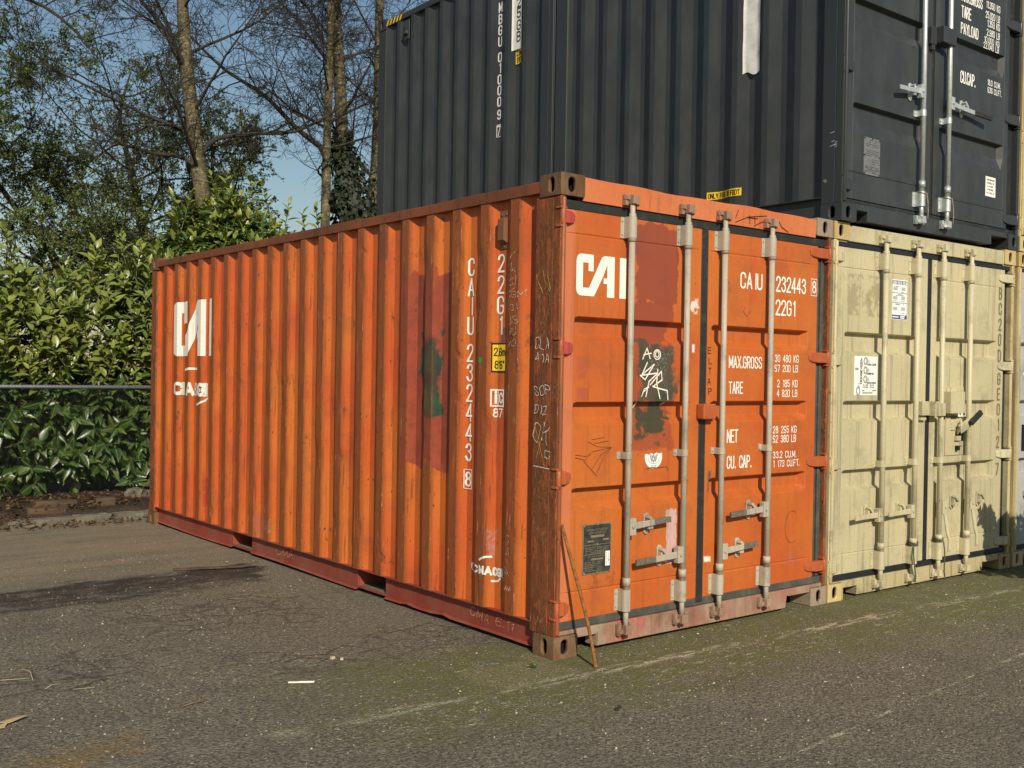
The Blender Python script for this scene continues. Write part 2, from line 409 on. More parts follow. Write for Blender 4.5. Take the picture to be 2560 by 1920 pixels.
M['stkgreyfill'] = plain('pale grey sticker', (0.36, 0.39, 0.42), 0.5, 0.1, 20)
M['ink'] = plain('dark ink', (0.045, 0.04, 0.03), 0.6, 0.2)
M['vent'] = paint('brown grey vent', (0.25, 0.11, 0.05), (0.20, 0.085, 0.04), rust=0.4, streak=0.4, grime=0.5, seed=61.0)
M['blackbox'] = plain('hollow dark steel', (0.015, 0.013, 0.012), 0.8, 0.3)
M['innerwood'] = plain('pocket floor', (0.19, 0.15, 0.09), 0.85, 0.4, 12)

# ------------------------------------------------------------------ stroke lettering
def arc(cx, cy, rx, ry, a0, a1, n=7):
    return [(cx+rx*math.cos(R(a0+(a1-a0)*i/n)), cy+ry*math.sin(R(a0+(a1-a0)*i/n))) for i in range(n+1)]
W_ = 0.46
h_ = W_/2
TOP = arc(h_, 0.80, h_, 0.20, 180, 0)
BOT = arc(h_, 0.20, h_, 0.20, 0, -180)
G = {
 'A': [[(0,0),(h_,1),(W_,0)], [(0.09,0.32),(W_-0.09,0.32)]],
 'B': [[(0,0),(0,1),(0.24,1)]+arc(0.24,0.77,0.2,0.23,90,-90)+[(0.05,0.54)], [(0.24,0.54)]+arc(0.24,0.27,0.22,0.27,90,-90)+[(0.0,0.0)]],
 'C': [[(W_,0.72)]+arc(h_,0.8,h_,0.2,0,180)+[(0,0.2)]+arc(h_,0.2,h_,0.2,180,360)+[(W_,0.28)]],
 'D': [[(0,0),(0,1),(0.2,1)]+arc(0.2,0.74,0.26,0.26,90,0)+arc(0.2,0.26,0.26,0.26,0,-90)+[(0.03,0)]],
 'E': [[(W_-0.04,1),(0,1),(0,0),(W_-0.04,0)], [(0.03,0.52),(W_-0.1,0.52)]],
 'F': [[(W_-0.04,1),(0,1),(0,0)], [(0.03,0.52),(W_-0.1,0.52)]],
 'G': [[(W_,0.72)]+arc(h_,0.8,h_,0.2,0,180)+[(0,0.2)]+arc(h_,0.2,h_,0.2,180,360)+[(W_,0.46),(h_+0.02,0.46)]],
 'H': [[(0,0),(0,1)], [(W_,0),(W_,1)], [(0.03,0.5),(W_-0.03,0.5)]],
 'I': [[(h_,0),(h_,1)]],
 'K': [[(0,0),(0,1)], [(W_,1),(0.04,0.42)], [(0.16,0.55),(W_,0)]],
 'L': [[(0,1),(0,0),(W_-0.04,0)]],
 'M': [[(0,0),(0,1),(0.28,0.2),(0.56,1),(0.56,0)]],
 'N': [[(0,0),(0,1),(W_,0),(W_,1)]],
 'O': [TOP+BOT+[(0,0.8)]],
 'P': [[(0,0),(0,1),(0.24,1)]+arc(0.24,0.75,0.22,0.25,90,-90)+[(0.03,0.5)]],
 'R': [[(0,0),(0,1),(0.24,1)]+arc(0.24,0.75,0.22,0.25,90,-90)+[(0.03,0.5)], [(0.22,0.47),(W_,0)]],
 'S': [[(W_,0.76)]+arc(h_,0.79,h_,0.21,0,180)+[(0.02,0.66),(0.1,0.57),(W_-0.1,0.43),(W_-0.02,0.34)]+arc(h_,0.21,h_,0.21,0,-180)+[(0,0.24)]],
 'T': [[(0,1),(W_,1)], [(h_,0.97),(h_,0)]],
 'U': [[(0,1),(0,0.2)]+arc(h_,0.2,h_,0.2,180,360)+[(W_,1)]],
 'V': [[(0,1),(h_,0),(W_,1)]],
 'W': [[(0,1),(0.14,0),(0.3,0.8),(0.46,0),(0.6,1)]],
 'X': [[(0,0),(W_,1)], [(0,1),(W_,0)]],
 'Y': [[(0,1),(h_,0.5),(W_,1)], [(h_,0.47),(h_,0)]],
 'Z': [[(0,1),(W_,1),(0,0),(W_,0)]],
 '0': [TOP+BOT+[(0,0.8)]],
 '1': [[(0.12,0.84),(h_+0.03,1),(h_+0.03,0)]],
 '2': [[(0,0.76)]+arc(h_,0.77,h_,0.23,180,0)+[(W_-0.03,0.62),(0,0),(W_,0)]],
 '3': [[(0.02,0.80)]+arc(h_,0.78,h_-0.02,0.22,170,-70)+[(0.2,0.55)], [(0.26,0.54)]+arc(h_,0.27,h_,0.27,70,-170)],
 '4': [[(W_-0.12,0),(W_-0.12,1),(0,0.3),(W_,0.3)]],
 '5': [[(W_-0.02,1),(0.03,1),(0.02,0.55)]+arc(h_,0.33,h_,0.3,110,-160)],
 '6': [[(W_-0.03,0.82)]+arc(h_,0.8,h_-0.01,0.2,20,180)+[(0,0.3)]+arc(h_,0.28,h_,0.28,180,540,12)],
 '7': [[(0,1),(W_,1),(0.14,0)]],
 '8': [arc(h_,0.77,h_-0.03,0.23,-90,270,12), arc(h_,0.27,h_,0.27,-270,90,12)],
 '9': [[(0.03,0.18)]+arc(h_,0.2,h_-0.01,0.2,200,360)+[(W_,0.7)]+arc(h_,0.72,h_,0.28,0,360,12)],
 '.': [[(0.05,0.0),(0.05,0.09)]], ',': [[(0.07,0.08),(0.02,-0.1)]], "'": [[(0.05,1),(0.05,0.78)]],
 '"': [[(0.02,1),(0.02,0.78)], [(0.16,1),(0.16,0.78)]], '-': [[(0.05,0.48),(0.33,0.48)]], '/': [[(0,0),(0.3,1)]],
 'i': [[(0.06,0),(0.06,0.66)], [(0.06,0.82),(0.06,0.94)]],
 'c': [[(0.38,0.48)]+arc(0.2,0.48,0.2,0.2,0,180)+[(0,0.2)]+arc(0.2,0.2,0.2,0.2,180,360)],
 'm': [[(0,0),(0,0.68)], [(0,0.5)]+arc(0.14,0.5,0.14,0.18,180,0)+[(0.28,0)], [(0.28,0.5)]+arc(0.42,0.5,0.14,0.18,180,0)+[(0.56,0)]],
}
def gw(ch):
    if ch == ' ': return 0.34
    return max(p[0] for s in G[ch] for p in s)

def ribbon(mb, pts, hw, place, depth, seg=None):
    """flat stroke of half width hw along 2D pts; place(u, v, d) -> 3D"""
    P = [pts[0]]
    for a, b in zip(pts, pts[1:]):
        l = math.hypot(b[0]-a[0], b[1]-a[1])
        if l < 1e-6: continue
        n = max(1, int(math.ceil(l/seg))) if seg else 1
        for i in range(1, n+1):
            P.append((a[0]+(b[0]-a[0])*i/n, a[1]+(b[1]-a[1])*i/n))
    if len(P) < 2: return
    for i in range(1, len(P)-1):
        a, q, c = P[i-1], P[i], P[i+1]
        d1 = (q[0]-a[0], q[1]-a[1]); d2 = (c[0]-q[0], c[1]-q[1])
        if d1[0]*d2[0]+d1[1]*d2[1] < 0.12*math.hypot(*d1)*math.hypot(*d2):
            ribbon(mb, P[:i+1], hw, place, depth, None); ribbon(mb, P[i:], hw, place, depth+0.00022, None)
            return
    closed = math.hypot(P[0][0]-P[-1][0], P[0][1]-P[-1][1]) < 1e-5
    N = len(P)
    def nrm(a, b):
        l = math.hypot(b[0]-a[0], b[1]-a[1]) or 1; return (-(b[1]-a[1])/l, (b[0]-a[0])/l)
    vs = []
    for i in range(N):
        a = P[i-1] if i > 0 else (P[-2] if closed else None)
        c = P[i+1] if i < N-1 else (P[1] if closed else None)
        n1 = nrm(a, P[i]) if a else nrm(P[i], c)
        n2 = nrm(P[i], c) if c else n1
        mx, my = n1[0]+n2[0], n1[1]+n2[1]
        l2 = mx*mx+my*my
        k = min(2.2, 2/l2*1.0) if l2 > 1e-3 else 1
        mx, my = mx*k, my*k
        q = P[i]
        if not closed and i in (0, N-1):
            t = (n1[1]*hw*0.85, -n1[0]*hw*0.85) if i == N-1 else (-n2[1]*hw*0.85, n2[0]*hw*0.85)
            q = (q[0]+t[0], q[1]+t[1])
        vs.append(place(q[0]+mx*hw, q[1]+my*hw, depth)); vs.append(place(q[0]-mx*hw, q[1]-my*hw, depth))
    mb.add(vs, [(2*i, 2*i+1, 2*i+3, 2*i+2) for i in range(N-1)])

def text(mb, s, u, v, w, h, place, hw=None, bold=0.055, vertical=False, pitch=None, seg=None, mono=None):
    """s drawn with its lower left corner at (u,v); w = total width (or glyph width when vertical); h = cap height"""
    hw = hw or h*bold
    k = 0
    if vertical:
        for i, ch in enumerate(s):
            if ch == ' ': continue
            g = gw(ch); sc = w/max(g, 0.46)
            ox = u + (w-g*sc)/2 if g < 0.4 else u
            for st in G[ch]:
                ribbon(mb, [(ox+p[0]*sc, v-i*pitch+p[1]*h) for p in st], hw, place, 0.0004*(k % 4)); k += 1
        return
    gap = 0.2 if mono is None else mono
    tot = sum(gw(c)+gap for c in s)-gap
    sc = w/tot if w else h*0.8
    x = u
    for ch in s:
        if ch != ' ':
            for st in G[ch]:
                ribbon(mb, [(x+p[0]*sc, v+p[1]*h) for p in st], hw, place, 0.0004*(k % 4), seg); k += 1
        x += (gw(ch)+gap)*sc

def scrawl(mb, s, u, v, w, h, place, hw=0.002):
    """hand written variant of text(): wobbly and uneven"""
    q = (u*37+v*91) % 6.28
    wob = lambda a, b, d: place(a+0.10*h*math.sin((b-v)/h*4+q)+0.06*h*math.sin(a*90+q), b+0.10*h*math.sin((a-u)/max(w, 0.01)*9+q*2)+0.12*(a-u)*math.sin(q), d)
    text(mb, s, u, v, w, h, wob, hw=hw, seg=0.012)

def rectpatch(mb, u0, u1, v0, v1, place, d=0.0, seg=0.012, mat=0):
    nu = max(2, int(abs(u1-u0)/seg)+2); nv = 2
    mb.grid(lambda i, j: place(u0+(u1-u0)*i/(nu-1), v0+(v1-v0)*j/(nv-1), d), nu, nv, mat=mat)

def frameline(mb, u0, u1, v0, v1, hw, place, d=0.0):
    for a, b in (((u0,v0),(u1,v0)), ((u1,v0+2*hw),(u1,v1-2*hw)), ((u1,v1),(u0,v1)), ((u0,v1-2*hw),(u0,v0+2*hw))):
        ribbon(mb, [a, b], hw, place, d)

def smear(mb, u0, u1, v0, v1, rows, place, hw, rg):
    """rows of unreadably small print"""
    for i in range(rows):
        v = v1-(v1-v0)*(i+0.5)/rows
        u = u0
        while u < u1:
            l = rg.uniform(0.006, 0.03)
            if rg.random() > 0.2: ribbon(mb, [(u, v), (min(u+l, u1), v)], hw, place, 0.0)
            u += l+rg.uniform(0.004, 0.01)

# ------------------------------------------------------------------ container building blocks
def holeplate(mb, O, U, V, w, h, hw, hh, cu, cv, depth, Nn, inner_mat=1):
    """rectangle w x h at O (axes U, V; outward normal Nn) with an oblong hole (half sizes hw, hh) and a pocket behind it"""
    O = Vector(O); U = Vector(U); V = Vector(V); Nn = Vector(Nn)
    n = 24
    angs = [2*PI*i/n for i in range(n)]
    ca = [math.atan2(sv*h/2-(cv-h/2), su*w/2-(cu-w/2)) % (2*PI) for su, sv in ((1,1),(-1,1),(-1,-1),(1,-1))]
    for a in ca:
        i = min(range(n), key=lambda k: abs((angs[k]-a+PI) % (2*PI)-PI)); angs[i] = a
    outer = []; inner = []
    for a in angs:
        dx, dy = math.cos(a), math.sin(a)
        t = min([((w-cu)/dx if dx > 0 else -cu/dx) if abs(dx) > 1e-6 else 1e9, ((h-cv)/dy if dy > 0 else -cv/dy) if abs(dy) > 1e-6 else 1e9])
        outer.append((cu+dx*t, cv+dy*t))
        # stadium radius hw, straight part hh-hw
        s = hh-hw
        lo, hi = 0.0, hh*1.5
        for _ in range(26):
            md = (lo+hi)/2; px, py = dx*md, dy*md
            q = math.hypot(px, max(0, abs(py)-s))
            if q < hw: lo = md
            else: hi = md
        inner.append((cu+dx*lo, cv+dy*lo))
    P = lambda p, d: O+U*p[0]+V*p[1]-Nn*d
    vs = [P(p, 0) for p in outer]+[P(p, 0) for p in inner]
    fs = [(i, (i+1) % n, n+(i+1) % n, n+i) for i in range(n)]
    mb.add(vs, fs)
    vs = [P(p, 0) for p in inner]+[P(p, 0.022) for p in inner]
    mb.add(vs, [(i, (i+1) % n, n+(i+1) % n, n+i) for i in range(n)], True)
    vs = [P(p, 0.022) for p in inner]+[P((cu+(p[0]-cu)*1.35, cv+(p[1]-cv)*1.25), 0.03) for p in inner]+[P((cu+(p[0]-cu)*1.35, cv+(p[1]-cv)*1.25), depth) for p in inner]
    fs = [(i, (i+1) % n, n+(i+1) % n, n+i) for i in range(n)]+[(n+i, n+(i+1) % n, 2*n+(i+1) % n, 2*n+i) for i in range(n)]+[list(range(2*n, 3*n))]
    mb.add(vs, fs, False, inner_mat)

def casting(parent, cx, cy, z, sx, sy, mat, W=0.170, D=0.166, H=0.118, pr=0.003, label=None):
    """corner casting whose outer corner is at (cx, cy); sx/sy point inwards"""
    mb = MB()
    x0, x1 = (cx-pr, cx+W) if sx > 0 else (cx-W, cx+pr)
    y0, y1 = (cy-pr, cy+D) if sy > 0 else (cy-D, cy+pr)
    w = x1-x0; d = y1-y0
    # front/back face with a hole (towards -sy), side face with a hole (towards -sx)
    yf = y0 if sy > 0 else y1; yb = y1 if sy > 0 else y0
    holeplate(mb, (x0, yf, z), (1,0,0), (0,0,1), w, H, 0.0255, 0.040, w/2+(-0.006 if sx > 0 else 0.006), H/2, 0.07, (0,-sy,0))
    xf = x0 if sx > 0 else x1; xb = x1 if sx > 0 else x0
    holeplate(mb, (xf, y0, z), (0,1,0), (0,0,1), d, H, 0.0215, 0.040, d/2+(-0.006 if sy > 0 else 0.006), H/2, 0.07, (-sx,0,0))
    mb.add([(x0,yb,z),(x1,yb,z),(x1,yb,z+H),(x0,yb,z+H)], [(0,1,2,3)])
    mb.add([(xb,y0,z),(xb,y1,z),(xb,y1,z+H),(xb,y0,z+H)], [(0,1,2,3)])
    mb.add([(x0,y0,z),(x1,y0,z),(x1,y1,z),(x0,y1,z)], [(0,1,2,3)])
    mb.add([(x0,y0,z+H),(x1,y0,z+H),(x1,y1,z+H),(x0,y1,z+H)], [(0,1,2,3)])
    # weld coincident corners
    o = mb.build('corner_casting', [mat, M['blackbox']], parent)
    bm = bmesh.new(); bm.from_mesh(o.data)
    bmesh.ops.remove_doubles(bm, verts=bm.verts, dist=0.0004)
    bmesh.ops.recalc_face_normals(bm, faces=bm.faces)
    bm.to_mesh(o.data); bm.free()
    md = o.modifiers.new("bevel", 'BEVEL'); md.width = 0.007; md.segments = 3; md.limit_method = 'ANGLE'; md.angle_limit = R(60)
    if label: o["label"] = label
    return o

def make_profile(P, cR, cL, rR, rL, crest, deep):
    """corrugation in y, period P: crest between cR and cL, recess between rR and rL (rL < cR)"""
    pts = [(rR, deep), (rL, deep), (cR, crest), (cL, crest), (rR+P, deep)]
    def f(y):
        t = (y-rR) % P + rR
        for (a, va), (b, vb) in zip(pts, pts[1:]):
            if t <= b: return va+(vb-va)*(t-a)/(b-a) if b > a else vb
        return deep
    def breaks(y0, y1):
        out = [y0, y1]; k0 = int((y0-rR)/P)-2
        for k in range(k0, k0+int((y1-y0)/P)+6):
            for p in (rR, rL, cR, cL):
                y = p+k*P
                if y0 < y < y1: out.append(y)
        return sorted(set(round(q, 5) for q in out))
    f.breaks = breaks; f.crest = crest; f.deep = deep
    return f

def side_panel(parent, prof, y0, y1, z0, z1, mat, W=None, dents=0, seed=0, name='side_panel'):
    """corrugated sheet in the plane x=0 (or x=W, mirrored)"""
    rg = random.Random(seed)
    ys = []
    br = prof.breaks(y0, y1)
    for a, b in zip(br, br[1:]):
        ys.append(a)
        if dents: ys.append((a+b)/2)
    ys.append(br[-1])
    nz = 70 if dents else 2
    zs = [z0+(z1-z0)*i/(nz-1) for i in range(nz)]
    D = []
    for _ in range(dents):
        yy = rg.uniform(y0, y1)
        k = round((yy-prof.cL)/prof.P) if hasattr(prof, 'cL') else 0
        edge = (prof.cL if rg.random() < 0.3 else prof.cR)+k*prof.P
        D.append((edge+rg.uniform(-0.01, 0.01), rg.uniform(z0+0.1, z1-0.03), rg.uniform(0.015, 0.032), rg.uniform(0.02, 0.09), rg.uniform(0.003, 0.010)))
    def dx(y, z):
        s = 0
        for (a, b, ry, rz, d) in D:
            q = ((y-a)/ry)**2+((z-b)/rz)**2
            if q < 6: s += d*math.exp(-q)
        return s
    mb = MB()
    def P(i, j):
        y, z = ys[i], zs[j]
        x = prof(y)+(dx(y, z)+0.0007*math.sin(z*5+y*3)*math.sin(y*4.4) if dents else 0)
        return (W-x if W else x, y, z)
    mb.grid(P, len(ys), nz)
    o = mb.build(name, mat, parent)
    at = o.data.attributes.new("worn", 'FLOAT', 'POINT')
    vals = []
    for j in range(nz):
        for y in ys:
            vals.append(1.0 if prof(y) < prof.crest+1e-4 else 0.0)
    at.data.foreach_set("value", vals)
    return o

def door_depth(troughs, dep=0.050):
    """depth below the outer door face as a function of z; troughs: (top, knee, bottom)"""
    def f(z):
        for (t, k, b) in troughs:
            if b <= z <= t:
                if z > t-0.012: return dep*(t-z)/0.012
                if z >= k: return dep
                return dep*(z-b)/(k-b)
        return 0.0
    return f

def door_mesh(parent, xl, xr, z0, z1, yd, troughs, tx, mat, seams=(), vseam=None, dep=0.050, thick=0.078):
    f = door_depth(troughs, dep)
    tl, tr = tx; rmp = 0.03
    xs = sorted(set([xl, xr, tl, tl+rmp, tr-rmp, tr]+([vseam-0.004, vseam, vseam+0.004] if vseam else [])))
    zs = [z0, z1]
    for (t, k, b) in troughs: zs += [t, t-0.012, k, b]
    for s in seams: zs += [s-0.006, s, s+0.006]
    zs = sorted(set(zs))
    def P(i, j):
        x, z = xs[i], zs[j]
        r = 0.0 if x <= tl or x >= tr else min(1.0, (x-tl)/rmp, (tr-x)/rmp)
        d = f(z)*max(0, r)
        if any(abs(z-s) < 1e-6 for s in seams) and tl-0.03 < x < tr+0.03: d += 0.005
        if vseam and abs(x-vseam) < 1e-6: d += 0.004
        return (x, yd+d, z)
    mb = MB()
    mb.grid(P, len(xs), len(zs))
    # edges and back
    yb = yd+thick
    nx = len(xs); nzz = len(zs)
    mb.add([(xl,yd,z0),(xl,yb,z0),(xl,yb,z1),(xl,yd,z1)], [(0,1,2,3)])
    mb.add([(xr,yd,z0),(xr,yb,z0),(xr,yb,z1),(xr,yd,z1)], [(0,1,2,3)])
    mb.add([(xl,yd,z1),(xr,yd,z1),(xr,yb,z1),(xl,yb,z1)], [(0,1,2,3)])
    mb.add([(xl,yd,z0),(xr,yd,z0),(xr,yb,z0),(xl,yb,z0)], [(0,1,2,3)])
    mb.add([(xl,yb,z0),(xr,yb,z0),(xr,yb,z1),(xl,yb,z1)], [(0,1,2,3)])
    o = mb.build('door', mat, parent, fix=True)
    bm = bmesh.new(); bm.from_mesh(o.data)
    bmesh.ops.remove_doubles(bm, verts=bm.verts, dist=0.0003)
    bmesh.ops.recalc_face_normals(bm, faces=bm.faces)
    bm.to_mesh(o.data); bm.free()
    md = o.modifiers.new("bevel", 'BEVEL'); md.width = 0.004; md.segments = 2; md.limit_method = 'ANGLE'; md.angle_limit = R(25)
    return o

def locking_bar(door, x, zt, zb, yr, mat, r=0.0178):
    mb = MB()
    mb.tube([(x, yr, zb+0.06), (x, yr, zb+0.21)], r*0.86, 14)
    mb.tube([(x, yr, zb+0.209), (x, yr, zt-0.21)], r, 14)
    mb.tube([(x, yr, zt-0.211), (x, yr, zt-0.06)], r*0.86, 14)
    for a, b, k in ((zb+0.155, zb+0.17, 1.18), (zb+0.30, zb+0.345, 1.3), (zt-0.28, zt-0.235, 1.3), (zt-0.15, zt-0.125, 1.15)):
        mb.tube([(x, yr, a), (x, yr, b)], r*k, 14)
    return mb.build('locking_bar', mat, door)

def cam(door, x, z, yr, yd, mat, up, rg):
    """forged cam on the end of a bar sitting in its keeper"""
    mb = MB()
    s = 1 if up else -1
    t = rg.uniform(-0.12, 0.12)
    mb.obox((x, yr-0.004, z), (1, 0, t), (0, 1, 0), (-t, 0, 1), 0.024, 0.022, 0.026)
    mb.obox((x-0.032, yr+0.012, z+0.010*s), (1, 0.2, t), (-0.2, 1, 0), (0, 0, 1), 0.022, 0.014, 0.012)
    mb.obox((x+0.030, yr+0.010, z-0.006*s), (1, -0.3, -t), (0.3, 1, 0), (0, 0, 1), 0.020, 0.014, 0.015)
    mb.tube([(x-0.012, yr-0.034, z-0.018), (x-0.012, yr-0.010, z-0.018)], 0.008, 8)
    # keeper welded to the sill or header
    mb.box(x-0.052, x-0.030, yd-0.030, yd, z-0.032, z+0.030)
    mb.box(x+0.034, x+0.054, yd-0.030, yd, z-0.028, z+0.032)
    mb.box(x-0.030, x+0.034, yd-0.010, yd, z-0.026*s-0.006, z-0.026*s+0.006)
    return mb.build('cam', mat, door, bevel=0.004)

def bracket(door, x, z0, z1, yr, yd, mat, w=0.050, r=0.0265, bolts=True, tilt=0.0):
    """plate folded over the bar: flanges on the door, half round hump over the rod"""
    n = 9
    prof = [(x-w, yd), (x-w, yd-0.006), (x-r, yd-0.006)]
    for i in range(n+1):
        a = PI-PI*i/n
        prof.append((x+r*math.cos(a), yr-r*math.sin(a)*0.95))
    prof += [(x+r, yd-0.006), (x+w, yd-0.006), (x+w, yd)]
    mb = MB()
    m = len(prof)
    sh = tilt*(z1-z0)
    vs = [(p[0]+0, p[1], z0+tilt*(p[0]-x)) for p in prof]+[(p[0], p[1], z1+tilt*(p[0]-x)) for p in prof]
    fs = [(i, i+1, m+i+1, m+i) for i in range(m-1)]
    mb.add(vs, fs, False)
    mb.add(vs[:m], [list(range(m))]); mb.add(vs[m:], [list(range(m))])
    zb = [z0+(z1-z0)*0.18, z0+(z1-z0)*0.82] if z1-z0 > 0.07 else [(z0+z1)/2]
    if bolts:
        for zz in zb:
            for sx in (-1, 1):
                mb.tube([(x+sx*(w-0.011), yd-0.005, zz), (x+sx*(w-0.011), yd-0.013, zz)], [0.0075, 0.0055], 8)
    return mb.build('bar_bracket', mat, door, bevel=0.0015)

def keeper(door, x, z0, z1, yd, mat, gripmat=None):
    """oval catch plate with a hook that holds the handle"""
    mb = MB()
    w = 0.021
    zc0, zc1 = z0+w, z1-w
    poly = [(x+w*math.cos(R(a)), zc1+w*math.sin(R(a))) for a in range(0, 181, 20)]+[(x+w*math.cos(R(a)), zc0+w*math.sin(R(a))) for a in range(180, 361, 20)]
    mb.prism(poly, 1, yd-0.012, yd)
    mb.tube([(x, yd-0.012, zc1), (x, yd-0.024, zc1)], [0.010, 0.008], 8)
    mb.tube([(x, yd-0.012, zc0), (x, yd-0.022, zc0)], [0.010, 0.008], 8)
    zm = (z0+z1)/2
    mb.obox((x+0.006, yd-0.040, zm+0.022), (1, 0, -0.9), (0, 1, 0), (0.9, 0, 1), 0.030, 0.016, 0.010)
    mb.obox((x, yd-0.030, zm-0.020), (1, 0, 0), (0, 1, 0), (0, 0, 1), 0.018, 0.020, 0.010)
    mb.obox((x-0.006, yd-0.026, zm+0.008), (1, 0, 0), (0, 1, 0), (0, 0, 1), 0.010, 0.014, 0.034)
    return mb.build('handle_catch', mat, door, bevel=0.003)

def handle(door, xr, zr, xe, ze, yr, yd, mat, grip, hub=True, bend=0.0):
    """hub on the bar, flat bar out to a grip; grip: material or None"""
    s = 1 if xe > xr else -1
    mb = MB()
    hx = xr+s*0.032
    mb.box(hx-0.024, hx+0.024, yr-0.018, yr+0.020, zr-0.050, zr+0.046)
    mb.tube([(hx, yr-0.018, zr), (hx, yr-0.026, zr)], 0.012, 10)
    yh = yd-0.052
    xm = xr+s*abs(xe-xr)*0.62
    pts = [(xr+s*0.05, yr-0.002, zr), (xr+s*0.13, yh, zr+(ze-zr)*0.3), (xm, yh-0.004, zr+(ze-zr)*0.62)]
    end = Vector((xe, yh-0.004-bend, ze))
    def flat(a, b, hh, ht, mat_i=0):
        a = Vector(a); b = Vector(b); d = (b-a)
        mb.obox((a+b)/2, d, (0,1,0) if abs(d.normalized().y) < 0.9 else (1,0,0), d.cross(Vector((0,1,0))), d.length/2+0.004, ht, hh, mat_i)
    flat(pts[0], pts[1], 0.019, 0.006); flat(pts[1], pts[2], 0.017, 0.007)
    flat(pts[2], end, 0.0165 if grip else 0.016, 0.009 if grip else 0.006, 1 if grip else 0)
    return mb.build('handle', [mat, grip or mat], door, bevel=0.003)

def hanging_handle(door, xr, zr, zb, yr, yd, mat):
    mb = MB()
    hx = xr+0.052
    mb.box(hx-0.036, hx+0.026, yr-0.022, yr+0.018, zr-0.050, zr+0.046)
    mb.tube([(hx, yr-0.022, zr), (hx, yr-0.030, zr)], 0.011, 10)
    pts = [(hx+0.006, yr-0.014, zr-0.045), (hx+0.004, yr-0.030, zr-0.13), (hx+0.006, yr-0.040, zr-0.20), (hx+0.026, yr-0.044, zr-0.25), (hx+0.030, yr-0.042, zb+0.015), (hx+0.030, yr-0.036, zb)]
    for a, b in zip(pts, pts[1:]):
        a = Vector(a); b = Vector(b); d = b-a
        mb.obox((a+b)/2, (1,0,0), d.cross(Vector((1,0,0))), d, 0.0175, 0.006, d.length/2+0.004)
    return mb.build('handle', mat, door, bevel=0.003)

def hinge(door, xp, xd, z, yd, mat, h=0.072, mat2=None, label=None):
    """hinge: barrel on the post at xp, leaf reaching over the door to xd"""
    s = 1 if xd > xp else -1
    mb = MB()
    mb.tube([(xp, yd-0.016, z-h/2-0.004), (xp, yd-0.016, z+h/2+0.004)], 0.0155, 10)
    mb.box(xp-0.022, xp+0.022, yd-0.024, yd+0.02, z-h/2-0.020, z-h/2-0.006)
    mb.box(xp-0.022, xp+0.022, yd-0.024, yd+0.02, z+h/2+0.006, z+h/2+0.018)
    o = mb.build('hinge', mat, door, bevel=0.002)
    m2 = MB()
    L = abs(xd-xp)
    pl = []
    for t, hh, yy in ((0.10, 0.46, -0.028), (0.45, 0.46, -0.026), (0.62, 0.44, -0.018), (0.86, 0.36, -0.012), (1.0, 0.20, -0.006)):
        pl.append((xp+s*L*t, h*hh, yd+yy))
    vs = []
    for (x, hh, y) in pl:
        vs += [(x, y, z-hh), (x, y, z+hh), (x, yd+0.001, z-hh-0.004), (x, yd+0.001, z+hh+0.004)]
    fs = []
    for i in range(len(pl)-1):
        a = 4*i; b = 4*i+4
        fs += [(a, a+1, b+1, b), (a, b, b+2, a+2), (a+1, a+3, b+3, b+1), (a+2, b+2, b+3, a+3)]
    fs += [(0, 2, 3, 1), (4*len(pl)-4, 4*len(pl)-3, 4*len(pl)-1, 4*len(pl)-2)]
    m2.add(vs, fs)
    o2 = m2.build('hinge_leaf', mat2 or mat, door, bevel=0.003)
    if label: o2["label"] = label
    return o

def gasket(parent, boxes, mat, bevel=0.006):
    mb = MB()
    for b in boxes: mb.box(*b)
    return mb.build('gasket', mat, parent, bevel=bevel)

